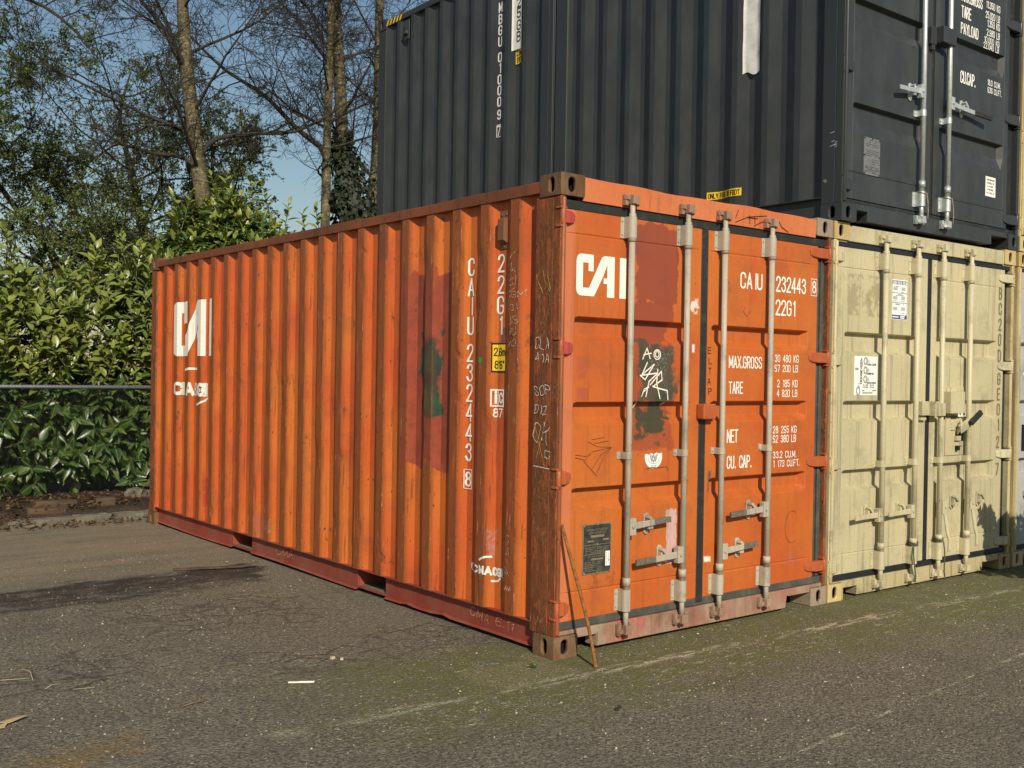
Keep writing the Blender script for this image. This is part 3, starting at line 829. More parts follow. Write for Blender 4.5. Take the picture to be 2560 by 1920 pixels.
# ================================================================== ORANGE CONTAINER
def orange_container():
    C = empty('shipping_container', (0, 0, 0))
    tag(C, 'weathered orange twenty foot container standing alone at ground level, rust brown corner post', 'shipping container')
    W, L, H = 2.438, 6.058, 2.591
    rg = random.Random(3)
    casting(C, 0, 0, H-0.118, 1, 1, M['o_cast']); casting(C, W, 0, H-0.118, -1, 1, M['o_castgrey'])
    casting(C, 0, 0, 0, 1, 1, M['o_cast']); casting(C, W, 0, 0, -1, 1, M['o_castgrey'])
    for x, sx in ((0, 1), (W, -1)):
        for z in (0, H-0.118): casting(C, x, L, z, sx, -1, M['o_cast'])
    # posts
    for x0, x1 in ((0.004, 0.038), (W-0.028, W-0.002)):
        mb = MB(); mb.box(x0, x1, 0.002, 0.060, 0.118, H-0.118)
        if x0 < 1:
            mb.box(0.004, 0.014, 0.060, 0.207, 0.118, H-0.118); mb.box(0.014, 0.05, 0.195, 0.207, 0.118, H-0.118)
            mb.tube([(0.022, -0.001, 0.13), (0.022, -0.001, H-0.13)], 0.013, 10, mat=1)
        else: mb.box(W-0.012, W-0.004, 0.060, 0.2, 0.118, H-0.118)
        mb.build('corner_post', [M['o_post'], M['o_bead']], C, bevel=0.006)
    for x0, x1 in ((0.003, 0.12), (W-0.12, W-0.003)):
        mb = MB(); mb.box(x0, x1, L-0.135, L-0.003, 0.118, H-0.118); mb.build('corner_post', M['o_post'], C, bevel=0.008)
    # long sides
    prof = make_profile(0.2795, 0.354, 0.430, 0.219, 0.289, 0.006, 0.042)
    prof.P = 0.2795; prof.cR = 0.354; prof.cL = 0.430
    side_panel(C, prof, 0.2075, L-0.135, 0.166, 2.506, M['o_side'], dents=60, seed=5)
    side_panel(C, prof, 0.2, L-0.135, 0.166, 2.506, M['o_side'], W=W)
    for side in (0, 1):
        mb = MB(); n = 60
        f = (lambda x: x) if side == 0 else (lambda x: W-x)
        ys = [0.163+(L-0.326)*i/(n-1) for i in range(n)]
        def sec(y):
            dz = 0.004*math.sin(y*3.1)+0.003*math.sin(y*8.3+1)
            return [(f(0.001), y, 2.500), (f(0.001), y, 2.560+dz*0.5), (f(0.065), y, 2.562), (f(0.065), y, 2.500)]
        mb.grid(lambda i, j: sec(ys[i])[j % 4], n, 5)
        mb.add(sec(ys[0]), [(0,1,2,3)]); mb.add(sec(ys[-1]), [(0,1,2,3)])
        mb.build('top_side_rail', M['o_rail'], C, bevel=0.004)
        # bottom rail with two fork pockets
        mb = MB()
        X0, X1 = f(0.042), f(0.052)
        lo, hi = min(X0, X1), max(X0, X1)
        yy = [0.168, 0.55, 0.95, 1.05, 1.15, 1.40, 1.47, 1.738]
        def zb(y):
            return 0.028+0.006*math.sin(y*2.3)+(0.012*math.exp(-((y-1.07)/0.06)**2) if side == 0 else 0)+(0.01*math.exp(-((y-1.45)/0.05)**2) if side == 0 else 0)
        def web(ya, yb, n=10):
            ys2 = [ya+(yb-ya)*i/(n-1) for i in range(n)]
            P = lambda i, j: [(lo, ys2[i], zb(ys2[i])), (lo, ys2[i], 0.1645), (hi, ys2[i], 0.1645), (hi, ys2[i], zb(ys2[i]))][j % 4]
            mb.grid(P, n, 5)
            for i in (0, n-1): mb.add([P(i, k) for k in range(4)], [(0,1,2,3)])
        web(0.168, 1.738, 26); web(2.100, 3.790, 22); web(4.158, L-0.168, 22)
        for ya, yb in ((1.738, 2.100), (3.790, 4.158)): mb.box(lo, hi, ya, yb, 0.030, 0.0455)
        # top flange and lower lip
        fl = sorted((f(0.008), f(0.10)))
        mb.box(fl[0], fl[1], 0.209, L-0.137, 0.1655, 0.1705)
        for ya, yb, n in ((0.168, 1.738, 24), (2.1, 3.79, 20), (4.158, L-0.168, 20)):
            ys2 = [ya+(yb-ya)*i/(n-1) for i in range(n)]
            mb.grid(lambda i, j: (f((0.026, 0.041)[j]), ys2[i], zb(ys2[i])+(-0.006, 0.004)[j]), n, 2)
        mb.build('bottom_side_rail', M['o_brail'], C)
    for y0, y1 in ((1.738, 2.100), (3.790, 4.158)):
        mb = MB()
        mb.box(0.050, W-0.050, y0, y0+0.008, 0.034, 0.164); mb.box(0.050, W-0.050, y1-0.008, y1, 0.034, 0.164)
        mb.box(0.046, W-0.046, y0, y1, 0.150, 0.163)
        mb.box(0.046, W-0.046, y0, y1, 0.034, 0.0475, mat=1)
        mb.build('fork_pocket', [M['o_brail'], M['innerwood']], C)
    # roof, floor, far end
    mb = MB(); mb.box(0.06, W-0.06, 0.10, L-0.10, 2.545, 2.552); mb.build('roof_panel', M['o_rail'], C)
    mb = MB()
    for k in range(17):
        y = 0.35+k*0.335
        if not (1.70 < y < 2.14 or 3.75 < y < 4.2): mb.box(0.06, W-0.06, y, y+0.05, 0.05, 0.165)
    mb.box(0.06, W-0.06, 0.12, L-0.12, 0.172, 0.20)
    mb.build('underframe', M['o_brail'], C)
    mb = MB()
    n = 0
    x = 0.12; pts = []
    while x < W-0.12:
        pts += [(x, L-0.01), (min(x+0.10, W-0.12), L-0.01), (min(x+0.14, W-0.12), L-0.05), (min(x+0.22, W-0.12), L-0.05)]; x += 0.26
    mb.grid(lambda i, j: (pts[i][0], pts[i][1], (0.13, 2.47)[j]), len(pts), 2)
    mb.box(0.16, W-0.16, L-0.07, L-0.004, 2.472, 2.585); mb.box(0.16, W-0.16, L-0.07, L-0.004, 0.03, 0.13)
    mb.build('end_panel', M['o_side'], C)
    # header and sill
    mb = MB()
    n = 24
    xs = [0.168+(W-0.336)*i/(n-1) for i in range(n)]
    zt = lambda x: 2.580+0.004*math.sin(x*5)+0.003*math.sin(x*13)
    mb.grid(lambda i, j: [(xs[i], 0.012, 2.458), (xs[i], 0.004, zt(xs[i])), (xs[i], 0.05, 2.584), (xs[i], 0.05, 2.458)][j % 4], n, 5)
    mb.build('door_header', M['o_head'], C, bevel=0.003)
    mb = MB()
    mb.prism([(0.040, 0.142), (0.040, 0.121), (0.168, 0.121), (0.168, 0.098), (0.322, 0.094), (0.322, 0.028), (2.014, 0.022), (2.026, 0.098), (2.270, 0.100), (2.270, 0.121), (2.405, 0.121), (2.405, 0.142)], 1, 0.008, 0.10)
    for xa, xb in ((0.176, 0.315), (2.03, 2.262)):
        mb.box(xa, xb, -0.002, 0.0075, 0.098, 0.106)
    mb.box(0.3225, 0.331, -0.002, 0.0075, 0.03, 0.106)
    mb.build('door_sill', M['o_sill'], C, bevel=0.003)
    yd = 0.018; yr = yd-0.046
    tr = [(1.835, 1.740, 1.702), (1.372, 1.285, 1.246), (0.905, 0.812, 0.776)]
    g = gasket
    g(C, [(0.039, 2.405, 0.022, 0.06, 2.404, 2.457)], M['rubber'])
    g(C, [(0.039, 2.40, 0.019, 0.06, 0.144, 0.190)], M['rubberdirty'])
    g(C, [(1.143, 1.205, 0.016, 0.06, 0.160, 2.4035)], M['rubber'])
    g(C, [(2.312, 2.350, 0.030, 0.05, 0.192, 2.403), (2.356, 2.372, 0.022, 0.05, 0.192, 2.403), (2.378, 2.409, 0.034, 0.05, 0.192, 2.403)], M['rubberdirty'])
    DL = door_mesh(C, 0.040, 1.1425, 0.191, 2.403, yd, tr, (0.128, 1.068), M['o_door'], seams=(2.277, 0.343), vseam=0.127)
    DL["label"] = 'left orange door with brown and green repaint patches and white lettering'
    DR = door_mesh(C, 1.2055, 2.308, 0.191, 2.403, yd, tr, (1.248, 2.214), M['o_door'], seams=(2.277, 0.325))
    DR["label"] = 'right orange door with white weight and number lettering'
    for D, x, hz, he, kx in ((DL, 0.509, 0.675, 0.846, 0.700), (DL, 0.971, 0.480, 0.578, 0.814), (DR, 1.305, 0.462, 1.648, 1.514), (DR, 1.760, 0.692, 1.392, 1.616)):
        locking_bar(D, x, 2.545, 0.045, yr, M['galv'])
        cam(D, x+0.006, 2.497, yr, 0.008, M['galvrust'], True, rg); cam(D, x+0.006, 0.098, yr, 0.008, M['galvrust'], False, rg)
        z = 2.285
        bracket(D, x, z, z+0.118, yr, yd, M['galv']); bracket(D, x, 0.203, 0.323, yr, yd, M['galv'])
        bracket(D, x, 1.053, 1.092, yr, yd, M['galv'], w=0.048, r=0.0225, tilt=-0.25 if x > 1.7 else 0.0)
        keeper(D, kx, hz-0.062, hz+0.062, yd, M['galv'])
        handle(D, x, hz, he, hz+(0.018 if he > x else -0.014), yr, yd, M['galv'], M['grip'])
    for i, z in enumerate((2.358, 1.660, 0.965, 0.262)):
        hinge(DL, 0.020, 0.116, z, yd, M['o_hinge'], mat2=M['o_hingered'] if i < 2 else M['o_hinge'], label='bright pink red hinge leaf' if i < 2 else None)
        hinge(DR, 2.418, 2.225, z, yd, M['o_hinge'])
    f = door_depth(tr)
    fd = lambda u, v, d: (u, yd+f(v)-0.0022-d, v)
    # CAI logo on the door
    mb = MB()
    def logo(mb, place, x0, z0, w, h, nu=1):
        """letters C A I of the mark as strips between curves (unit box, u right, v up)"""
        U = lambda u: x0+u*w
        V = lambda v: z0+v*h
        def band(u0, u1, top, bot, n):
            n = max(n, 1)
            mb.grid(lambda i, j: place(U(u0+(u1-u0)*i/n), V((bot, top)[j](u0+(u1-u0)*i/n)), 0.0), n+1, 2)
        lin = lambda u0, v0, u1, v1: (lambda u: v0+(v1-v0)*(u-u0)/(u1-u0))
        k = lambda v: (lambda u: v)
        rr = 0.10
        rnd_t = lambda u: 1.0-(0.16-math.sqrt(max(0, 0.16**2-(0.16*(1-min(u, rr)/rr))**2)))
        rnd_b = lambda u: (0.16-math.sqrt(max(0, 0.16**2-(0.16*(1-min(u, rr)/rr))**2)))
        s = nu
        band(0, rr, rnd_t, rnd_b, 8); band(rr, 0.128, k(1), k(0), 2*s)
        band(0.128, 0.335, k(1), k(0.795), 6*s)                       # top arm of the C
        band(0.236, 0.335, k(0.794), k(0.600), 4*s)                   # hook
        band(0.128, 0.250, k(0.195), k(0.0), 4*s)                     # foot
        # slanted leg of the A
        a0, a1 = 0.250, 0.540
        top = lambda u: 0.195+(0.955-0.195)*(u-0.250)/(0.500-0.250) if u < 0.500 else (0.955+0.045*min(1, (u-0.5)/0.05))
        bot = lambda u: 0.0 if u < 0.350 else (u-0.350)/(0.540-0.350)*0.53
        band(0.250, 0.350, top, k(0), 4*s); band(0.350, 0.500, top, bot, 8*s); band(0.500, 0.540, top, bot, 3)
        band(0.540, 0.612, k(1), lambda u: 0.545+(u-0.54)*3.4, 3*s)
        band(0.540, 0.612, k(0.46), k(0.325), 3*s)                    # bar of the A
        band(0.612, 0.760, k(1), k(0), 5*s)
        band(0.868, 1.0, k(1), k(0), 5*s)                             # I
    logo(mb, fd, 0.134, 1.948, 0.376, 0.226)
    mb.build('lettering', M['white'], DL)
    # number block and weights
    for s_, u_, v_, w_, hh_ in (('CAIU', 1.512, 2.078, 0.206, 0.092), ('232443', 1.868, 2.079, 0.306, 0.092), ('8', 2.254, 2.092, 0.034, 0.074), ('22G1', 1.868, 1.928, 0.194, 0.092),
            ('MAX.GROSS', 1.414, 1.580, 0.314, 0.068), ('30 480 KG', 1.866, 1.624, 0.246, 0.044), ('67 200 LB', 1.866, 1.561, 0.240, 0.042), ('TARE', 1.416, 1.421, 0.129, 0.068), ('2 185 KG', 1.896, 1.463, 0.210, 0.044),
            ('4 820 LB', 1.894, 1.400, 0.210, 0.043), ('NET', 1.408, 1.119, 0.098, 0.074), ('28 295 KG', 1.860, 1.165, 0.244, 0.042), ('62 380 LB', 1.860, 1.105, 0.240, 0.044),
            ('CU. CAP.', 1.412, 0.958, 0.228, 0.072), ('33.2 CU.M.', 1.864, 1.004, 0.240, 0.040), ('1 173 CU.FT.', 1.866, 0.946, 0.276, 0.040)):
        mb = MB(); text(mb, s_, u_, v_, w_, hh_, fd, bold=0.064)
        if s_ == '8': frameline(mb, 2.237, 2.302, 2.072, 2.182, 0.002, fd)
        mb.build('lettering', M['white'], DR)
    # shield decal, data plate, small stickers, scribbles
    mb = MB()
    pts = [(0.685, 1.068), (0.700, 1.073), (0.716, 1.066), (0.735, 1.075), (0.760, 1.069), (0.78, 1.077), (0.805, 1.071), (0.828, 1.075), (0.829, 1.045)] + \
          [(0.758+0.070*math.cos(R(a)), 1.045+0.058*math.sin(R(a))) for a in range(-15, -166, -15)] + [(0.686, 1.045)]
    mb.add([fd(p[0], p[1], 0) for p in pts], [list(range(len(pts)))], mat=0)
    ribbon(mb, [(0.758+0.046*math.cos(R(a)), 1.050+0.036*math.sin(R(a))) for a in range(10, -191, -20)], 0.0016, fd, 0.0008); mb.m[-10:] = [1]*10
    c0 = len(mb.m)
    ribbon(mb, [(0.728, 1.068), (0.742, 1.030), (0.757, 1.066), (0.772, 1.030), (0.788, 1.068)], 0.004, fd, 0.0012)
    ribbon(mb, [(0.742, 1.062), (0.757, 1.022), (0.776, 1.062)], 0.003, fd, 0.0016)
    text(mb, '1828', 0.735, 0.996, 0.046, 0.010, fd, bold=0.09)
    for i in range(c0, len(mb.m)): mb.m[i] = 1
    mb.build('shield_decal', [M['stkwhite'], M['stkgrey']], DL)
    mb = MB()
    mb.box(0.212, 0.428, yd-0.004, yd, 0.426, 0.704, mat=1)
    mb.box(0.219, 0.421, yd-0.0055, yd-0.004, 0.433, 0.697, mat=0)
    pf = lambda u, v, d: (u, yd-0.0066-d, v)
    rr = random.Random(5)
    def lt(fn):
        k = len(mb.m); fn()
        for i in range(k, len(mb.m)): mb.m[i] = 1
    lt(lambda: text(mb, 'APPROVED FOR TRANSPORT', 0.240, 0.664, 0.155, 0.010, pf, bold=0.07))
    lt(lambda: text(mb, 'UNDER CUSTOMS SEAL', 0.252, 0.648, 0.132, 0.010, pf, bold=0.07))
    lt(lambda: mb.box(0.270, 0.372, yd-0.0072, yd-0.0066, 0.627, 0.640))
    lt(lambda: (mb.box(0.245, 0.292, yd-0.0072, yd-0.0066, 0.603, 0.612), mb.box(0.362, 0.408, yd-0.0072, yd-0.0066, 0.607, 0.617)))
    lt(lambda: (mb.box(0.221, 0.419, yd-0.0074, yd-0.0066, 0.586, 0.589), mb.box(0.221, 0.419, yd-0.0074, yd-0.0066, 0.573, 0.575), mb.box(0.319, 0.321, yd-0.0074, yd-0.0066, 0.538, 0.573), mb.box(0.221, 0.419, yd-0.0074, yd-0.0066, 0.534, 0.537)))
    lt(lambda: text(mb, 'CSC SAFETY APPROVAL', 0.252, 0.518, 0.130, 0.009, pf, bold=0.07))
    lt(lambda: mb.box(0.272, 0.366, yd-0.0072, yd-0.0066, 0.503, 0.512))
    lt(lambda: (smear(mb, 0.228, 0.312, 0.540, 0.570, 3, pf, 0.0014, rr), smear(mb, 0.326, 0.412, 0.540, 0.570, 4, pf, 0.0014, rr), smear(mb, 0.228, 0.352, 0.440, 0.498, 6, pf, 0.0014, rr)))
    for px, pz in ((0.222, 0.694), (0.418, 0.694), (0.320, 0.698), (0.320, 0.588), (0.222, 0.436), (0.418, 0.436), (0.320, 0.432)):
        lt(lambda: mb.tube([(px, yd-0.004, pz), (px, yd-0.010, pz)], [0.008, 0.005], 8))
    mb.build('data_plate', [M['plate'], M['platelight']], DL)
    mb = MB(); mb.box(0.380, 0.414, yd-0.009, yd-0.0083, 0.464, 0.546, mat=0)
    pf2 = lambda u, v, d: (u, yd-0.0098-d, v)
    for k in range(9): ribbon(mb, [(0.386, 0.472+k*0.008), (0.386+0.004, 0.472+k*0.008)], 0.0012, pf2, 0)
    ribbon(mb, [(0.403, 0.472), (0.403, 0.538)], 0.0008, pf2, 0); ribbon(mb, [(0.406, 0.494), (0.410, 0.494)], 0.002, pf2, 0)
    for i in range(6, len(mb.m)): mb.m[i] = 1
    mb.build('inspection_sticker', [M['stkwhite'], M['ink']], DL)
    # chalk scrawl on the green patch
    mb = MB()
    sc = lambda pts, x0, z0, w, h, hw=0.0035, d=0: ribbon(mb, [(x0+p[0]*w, z0+p[1]*h) for p in pts], hw, fd, d)
    sc([(0, 0), (0.45, 1), (0.8, 0.05)], 0.655, 1.615, 0.075, 0.062); sc([(0.1, 0.4), (0.9, 0.55)], 0.655, 1.615, 0.075, 0.062, d=0.0004)
    sc([(0.5+0.5*math.cos(R(a)), 0.5+0.5*math.sin(R(a))) for a in range(0, 380, 20)], 0.745, 1.615, 0.055, 0.055, d=0.0008)
    sc([(0.5+0.5*math.cos(R(a)), 0.5+0.5*math.sin(R(a))) for a in range(0, 380, 20)], 0.757, 1.627, 0.030, 0.034, d=0.0012)
    sc([(0.35, 1), (0.1, 0.65), (0.7, 0.95), (0.25, 0.5), (0.0, 0.62), (0.9, 0.70), (0.45, 0.45), (0.3, 0.0)], 0.635, 1.400, 0.16, 0.195, 0.004, 0.0016)
    sc([(0.35, 0.35), (0.95, 0.75), (1.0, 0.5), (0.5, 0.3), (0.8, 0.25), (1.3, 0.18), (1.35, -0.1), (1.25, -0.25)], 0.665, 1.400, 0.15, 0.195, 0.004, 0.0020)
    sc([(0.75, 0.8), (0.7, 0.4), (0.9, -0.05)], 0.665, 1.400, 0.15, 0.195, 0.004, 0.0024)
    sc([(0, 0), (0.2, 0.6), (0.3, 0.9), (0.55, 1.0), (0.25, 0.75)], 0.622, 1.335, 0.15, 0.12, 0.0035, 0.0028)
    mb.build('chalk_scrawl', M['chalkwhite'], DL)
    mb = MB()
    for k, ch in enumerate('UZELTAP'):
        text(mb, ch, 1.222+0.006*math.sin(k*2.3), 1.785-k*0.062, 0.026, 0.036, fd, hw=0.0022)
    for a, b in (((1.227, 1.35), (1.24, 1.30)), ((1.236, 1.30), (1.225, 1.24))): ribbon(mb, [a, b], 0.002, fd, 0)
    mb.build('marker_scrawl', M['marker'], DR)
    mb = MB()
    for pts in ([(0.15, 1.085), (0.23, 1.075), (0.28, 1.10), (0.42, 1.118)], [(0.42, 1.118), (0.34, 1.08), (0.27, 1.0)], [(0.42, 1.118), (0.36, 1.06), (0.31, 0.98)],
                [(0.24, 1.155), (0.31, 1.125), (0.42, 1.118)], [(0.27, 1.165), (0.36, 1.175)], [(0.29, 1.145), (0.39, 1.155)], [(0.15, 1.07), (0.22, 1.055), (0.26, 1.085)], [(0.21, 1.05), (0.31, 0.965)]):
        ribbon(mb, pts, 0.0014, fd, 0.0003*rg.randint(0, 4))
    mb.build('scratch_marks', M['scribble'], DL); mb = MB()
    ribbon(mb, [(0.69, 0.985), (0.74, 0.992), (0.80, 0.988), (0.87, 0.992), (0.88, 0.97)], 0.0022, fd, 0)
    mb.build('scratch_marks', M['scribble'], DL)
    mb = MB()
    ribbon(mb, [(2.08+0.075*math.cos(R(a)), 0.545+0.105*math.sin(R(a))) for a in range(60, 310, 12)], 0.0014, fd, 0)
    mb.build('scratch_marks', M['scribble'], DR); mb = MB()
    ribbon(mb, [(1.56, 1.96), (1.54, 1.93), (1.58, 1.90), (1.61, 1.94)], 0.0012, fd, 0)
    mb.build('scratch_marks', M['scribble'], DR)
    mb = MB()
    mf = lambda u, v, d: (u, 0.0055-(v-2.52)*0.06-d, v)
    for pts in ([(1.44, 2.475), (1.56, 2.52), (1.74, 2.545)], [(1.62, 2.47), (1.69, 2.50), (1.80, 2.525)], [(1.46, 2.55), (1.44, 2.50)], [(1.57, 2.53), (1.58, 2.48)], [(1.55, 2.515), (1.65, 2.518)], [(1.62, 2.53), (1.63, 2.485)], [(1.86, 2.53), (1.90, 2.49), (1.97, 2.465)]):
        ribbon(mb, pts, 0.0022, mf, 0.0004*rg.randint(0, 5))
    mb.build('scratch_marks', M['marker'], C)
    # lock box over the door gap
    mb = MB(); mb.box(1.118, 1.232, yd-0.062, yd-0.004, 1.266, 1.358); mb.box(1.228, 1.262, yd-0.05, yd-0.003, 1.278, 1.346)
    lb = mb.build('lock_box', M['o_hinge'], DL, bevel=0.008)
    # side lettering
    def fs(u, v, d): return (prof(-u)-0.0022-d, -u, v)     # u = -y, so text runs towards the doors
    mb = MB()
    for i, ch in enumerate('CAIU 232443 8'):
        pass
    zs_ = [2.099, 1.980, 1.866, 1.749, None, 1.589, 1.472, 1.352, 1.235, 1.117, 0.999, None, 0.848]
    ys_ = [0.856]*13
    for ch, zz, yy in zip('CAIU 232443 8', zs_, ys_):
        if zz is None: continue
        text(mb, ch, -yy, zz, 0.043, 0.098 if ch != '8' else 0.080, fs, hw=0.0058, vertical=True, pitch=0)
        if ch == 'U' or (ch == '3' and zz < 1.1): mb.build('lettering', M['white'], C); mb = MB()
    frameline(mb, -0.866, -0.804, 0.832, 0.945, 0.002, fs)
    mb.build('lettering', M['white'], C)
    mb = MB()
    for ch, zz, yy in zip('22G1', (2.102, 1.980, 1.862, 1.746), (0.572, 0.572, 0.573, 0.573)):
        text(mb, ch, -yy, zz, 0.046, 0.096, fs, hw=0.0058, vertical=True, pitch=0)
    mb.build('lettering', M['white'], C); mb = MB()
    for v in (1.332, 1.424): rectpatch(mb, -0.608, -0.508, v-0.0045, v+0.0045, fs, 0)
    for u in (-0.603, -0.561, -0.512): rectpatch(mb, u-0.0045, u+0.0045, 1.337, 1.419, fs, 0.0006)
    text(mb, 'i', -0.584, 1.350, 0.007, 0.072, fs, hw=0.006); text(mb, 'c', -0.547, 1.352, 0.024, 0.078, fs, hw=0.005)
    text(mb, '87', -0.588, 1.270, 0.066, 0.045, fs, hw=0.004)
    mb.build('lettering', M['white'], C)
    mb = MB()
    rectpatch(mb, -0.606, -0.500, 1.525, 1.694, fs, 0.0, mat=0)
    rectpatch(mb, -0.598, -0.500, 1.534, 1.684, fs, 0.0012, mat=1)
    k = len(mb.m)
    fs2 = lambda u, v, d: fs(u, v, d+0.0024)
    text(mb, '2,6m', -0.588, 1.622, 0.086, 0.042, fs2, bold=0.075); text(mb, "8'6\"", -0.582, 1.548, 0.072, 0.042, fs2, bold=0.075)
    for i in range(k, len(mb.m)): mb.m[i] = 0
    mb.build('height_sticker', [M['black'], M['yellow']], C)
    mb = MB(); rectpatch(mb, -0.706, -0.676, 1.580, 1.610, fs, 0); mb.build('green_sticker', M['greenst'], C)
    # big mark on the far end of the side, painted over the ribs
    ku = (0, .128, .236, .335, .5, .54, .612, .76, .868, 1.0); ky = (5.490, 5.337, 5.303, 5.137, 5.012, 4.997, 4.893, 4.776, 4.720, 4.588)
    mb = MB(); logo(mb, lambda u, v, d: fs(-float(np.interp(u, ku, ky)), v, d), 0.0, 1.634, 1.0, 0.502, nu=6)
    mb.build('lettering', M['whiteworn'], C)
    def cma(mb, u0, z0, w, h, hw):
        text(mb, 'CMA', u0, z0, w*0.52, h, fs, hw=hw, seg=0.02); text(mb, 'CGM', u0+w*0.58, z0, w*0.50, h, fs, hw=hw, seg=0.02)
    mb = MB()
    for ch, ya, yb in (('C', 5.425, 5.330), ('M', 5.314, 5.280), ('A', 5.132, 5.052), ('C', 5.015, 4.998), ('G', 4.868, 4.790), ('M', 4.779, 4.752)):
        text(mb, ch, -ya, 1.287, ya-yb, 0.092, fs, hw=0.016, seg=0.02)
    ribbon(mb, [(-5.24, 1.478), (-5.19, 1.505), (-5.10, 1.520), (-4.985, 1.518)], 0.011, fs, 0, 0.02)
    ribbon(mb, [(-4.93, 1.195), (-4.86, 1.205), (-4.78, 1.235), (-4.735, 1.26)], 0.009, fs, 0, 0.02)
    mb.build('lettering', M['whiteworn'], C)
    mb = MB()
    for ch, ya, yb in (('C', 0.785, 0.688), ('M', 0.666, 0.634), ('A', 0.620, 0.587), ('C', 0.573, 0.552), ('G', 0.540, 0.513), ('M', 0.504, 0.478)):
        text(mb, ch, -ya, 0.360+0.02*(0.75-ya)*0, ya-yb, 0.040, fs, hw=0.0062, seg=0.01)
    ribbon(mb, [(-0.668, 0.437), (-0.645, 0.450), (-0.620, 0.459), (-0.587, 0.463)], 0.006, fs, 0, 0.02)
    ribbon(mb, [(-0.583, 0.323), (-0.552, 0.325), (-0.530, 0.333), (-0.515, 0.347)], 0.006, fs, 0, 0.02)
    mb.build('lettering', M['whiteworn'], C)
    # chalk writing beside it
    for s_, u_, v_, w_, hh_ in (('V', -0.455, 2.165, 0.075, 0.062), ('A', -0.455, 2.075, 0.075, 0.062), ('S', -0.455, 1.985, 0.075, 0.062), ('CGM', -0.460, 1.943, 0.150, 0.034), ('301', -0.458, 1.868, 0.100, 0.034),
            ('10/9', -0.458, 1.79, 0.100, 0.045), ('F/U', -0.456, 1.73, 0.090, 0.040), ('1/0', -0.456, 1.67, 0.090, 0.036), ('C', -0.455, 0.560, 0.060, 0.050), ('M', -0.455, 0.485, 0.060, 0.050), ('A', -0.455, 0.385, 0.060, 0.050)):
        mb = MB(); scrawl(mb, s_, u_, v_, w_, hh_, fs, hw=0.0018); mb.build('chalk_writing', M['chalk'], C)
    mb = MB()
    for k in range(5): ribbon(mb, [(-0.462+k*0.018, 0.305+0.004*(k % 2)), (-0.454+k*0.018, 0.325), (-0.448+k*0.018, 0.300)], 0.0022, fs, 0)
    mb.build('chalk_writing', M['chalk'], C)
    mb = MB()
    bf = lambda u, v, d: (0.0405-d, -u, v)
    scrawl(mb, 'CMA', -3.335, 0.078, 0.270, 0.055, bf, hw=0.0022)
    mb.build('chalk_writing', M['chalk'], C)
    mb = MB(); scrawl(mb, 'CMA 6.11', -0.79, 0.085, 0.40, 0.05, bf, hw=0.0016); mb.build('chalk_writing', M['chalk'], C)
    cf = lambda u, v, d: (0.0022-d, -u, v)
    mb = MB(); scrawl(mb, 'AN', -0.195, 1.955, 0.11, 0.11, cf, hw=0.0016); mb.build('chalk_writing', M['chalkyellow'], C)
    mb = MB()
    for a, b, d in (((-0.19, 1.25), (-0.10, 1.02), 0), ((-0.17, 1.06), (-0.09, 1.28), 0.0004)): ribbon(mb, [a, b], 0.0016, cf, d)
    mb.build('chalk_writing', M['chalkyellow'], C)
    for s_, u_, v_, w_, hh_ in (('SOP', -0.195, 1.40, 0.13, 0.05), ('CLA', -0.195, 1.66, 0.12, 0.06), ('41A', -0.195, 1.59, 0.12, 0.045), ('OK', -0.190, 1.16, 0.125, 0.10), ('C', -0.10, 1.07, 0.04, 0.04), ('DIZ', -0.19, 1.31, 0.10, 0.045)):
        mb = MB(); scrawl(mb, s_, u_, v_, w_, hh_, cf, hw=0.0016)
        if s_ == 'C': ribbon(mb, [(-0.19, 1.02), (-0.06, 1.012)], 0.002, cf, 0)
        mb.build('chalk_writing', M['chalkwhite'], C)
    # little vent hood near the doors
    mb = MB()
    mb.box(0.028, 0.0335, 0.478, 0.562, 2.228, 2.448)
    mb.prism([(0.028, 2.255), (-0.006, 2.275), (-0.006, 2.395), (0.028, 2.405)], 1, 0.486, 0.545)
    for zz in (2.425, 2.432): pass
    mb.tube([(0.028, 0.50, 2.424), (0.022, 0.50, 2.424)], 0.008, 8); mb.tube([(0.028, 0.54, 2.424), (0.022, 0.54, 2.424)], 0.008, 8); mb.tube([(0.028, 0.52, 2.242), (0.022, 0.52, 2.242)], 0.007, 8)
    for v in range(len(mb.v)):
        x, y, z = mb.v[v]; mb.v[v] = (x+0.008, y, z)
    mb.build('vent', M['vent'], C, bevel=0.004)
    return C
orange_container()

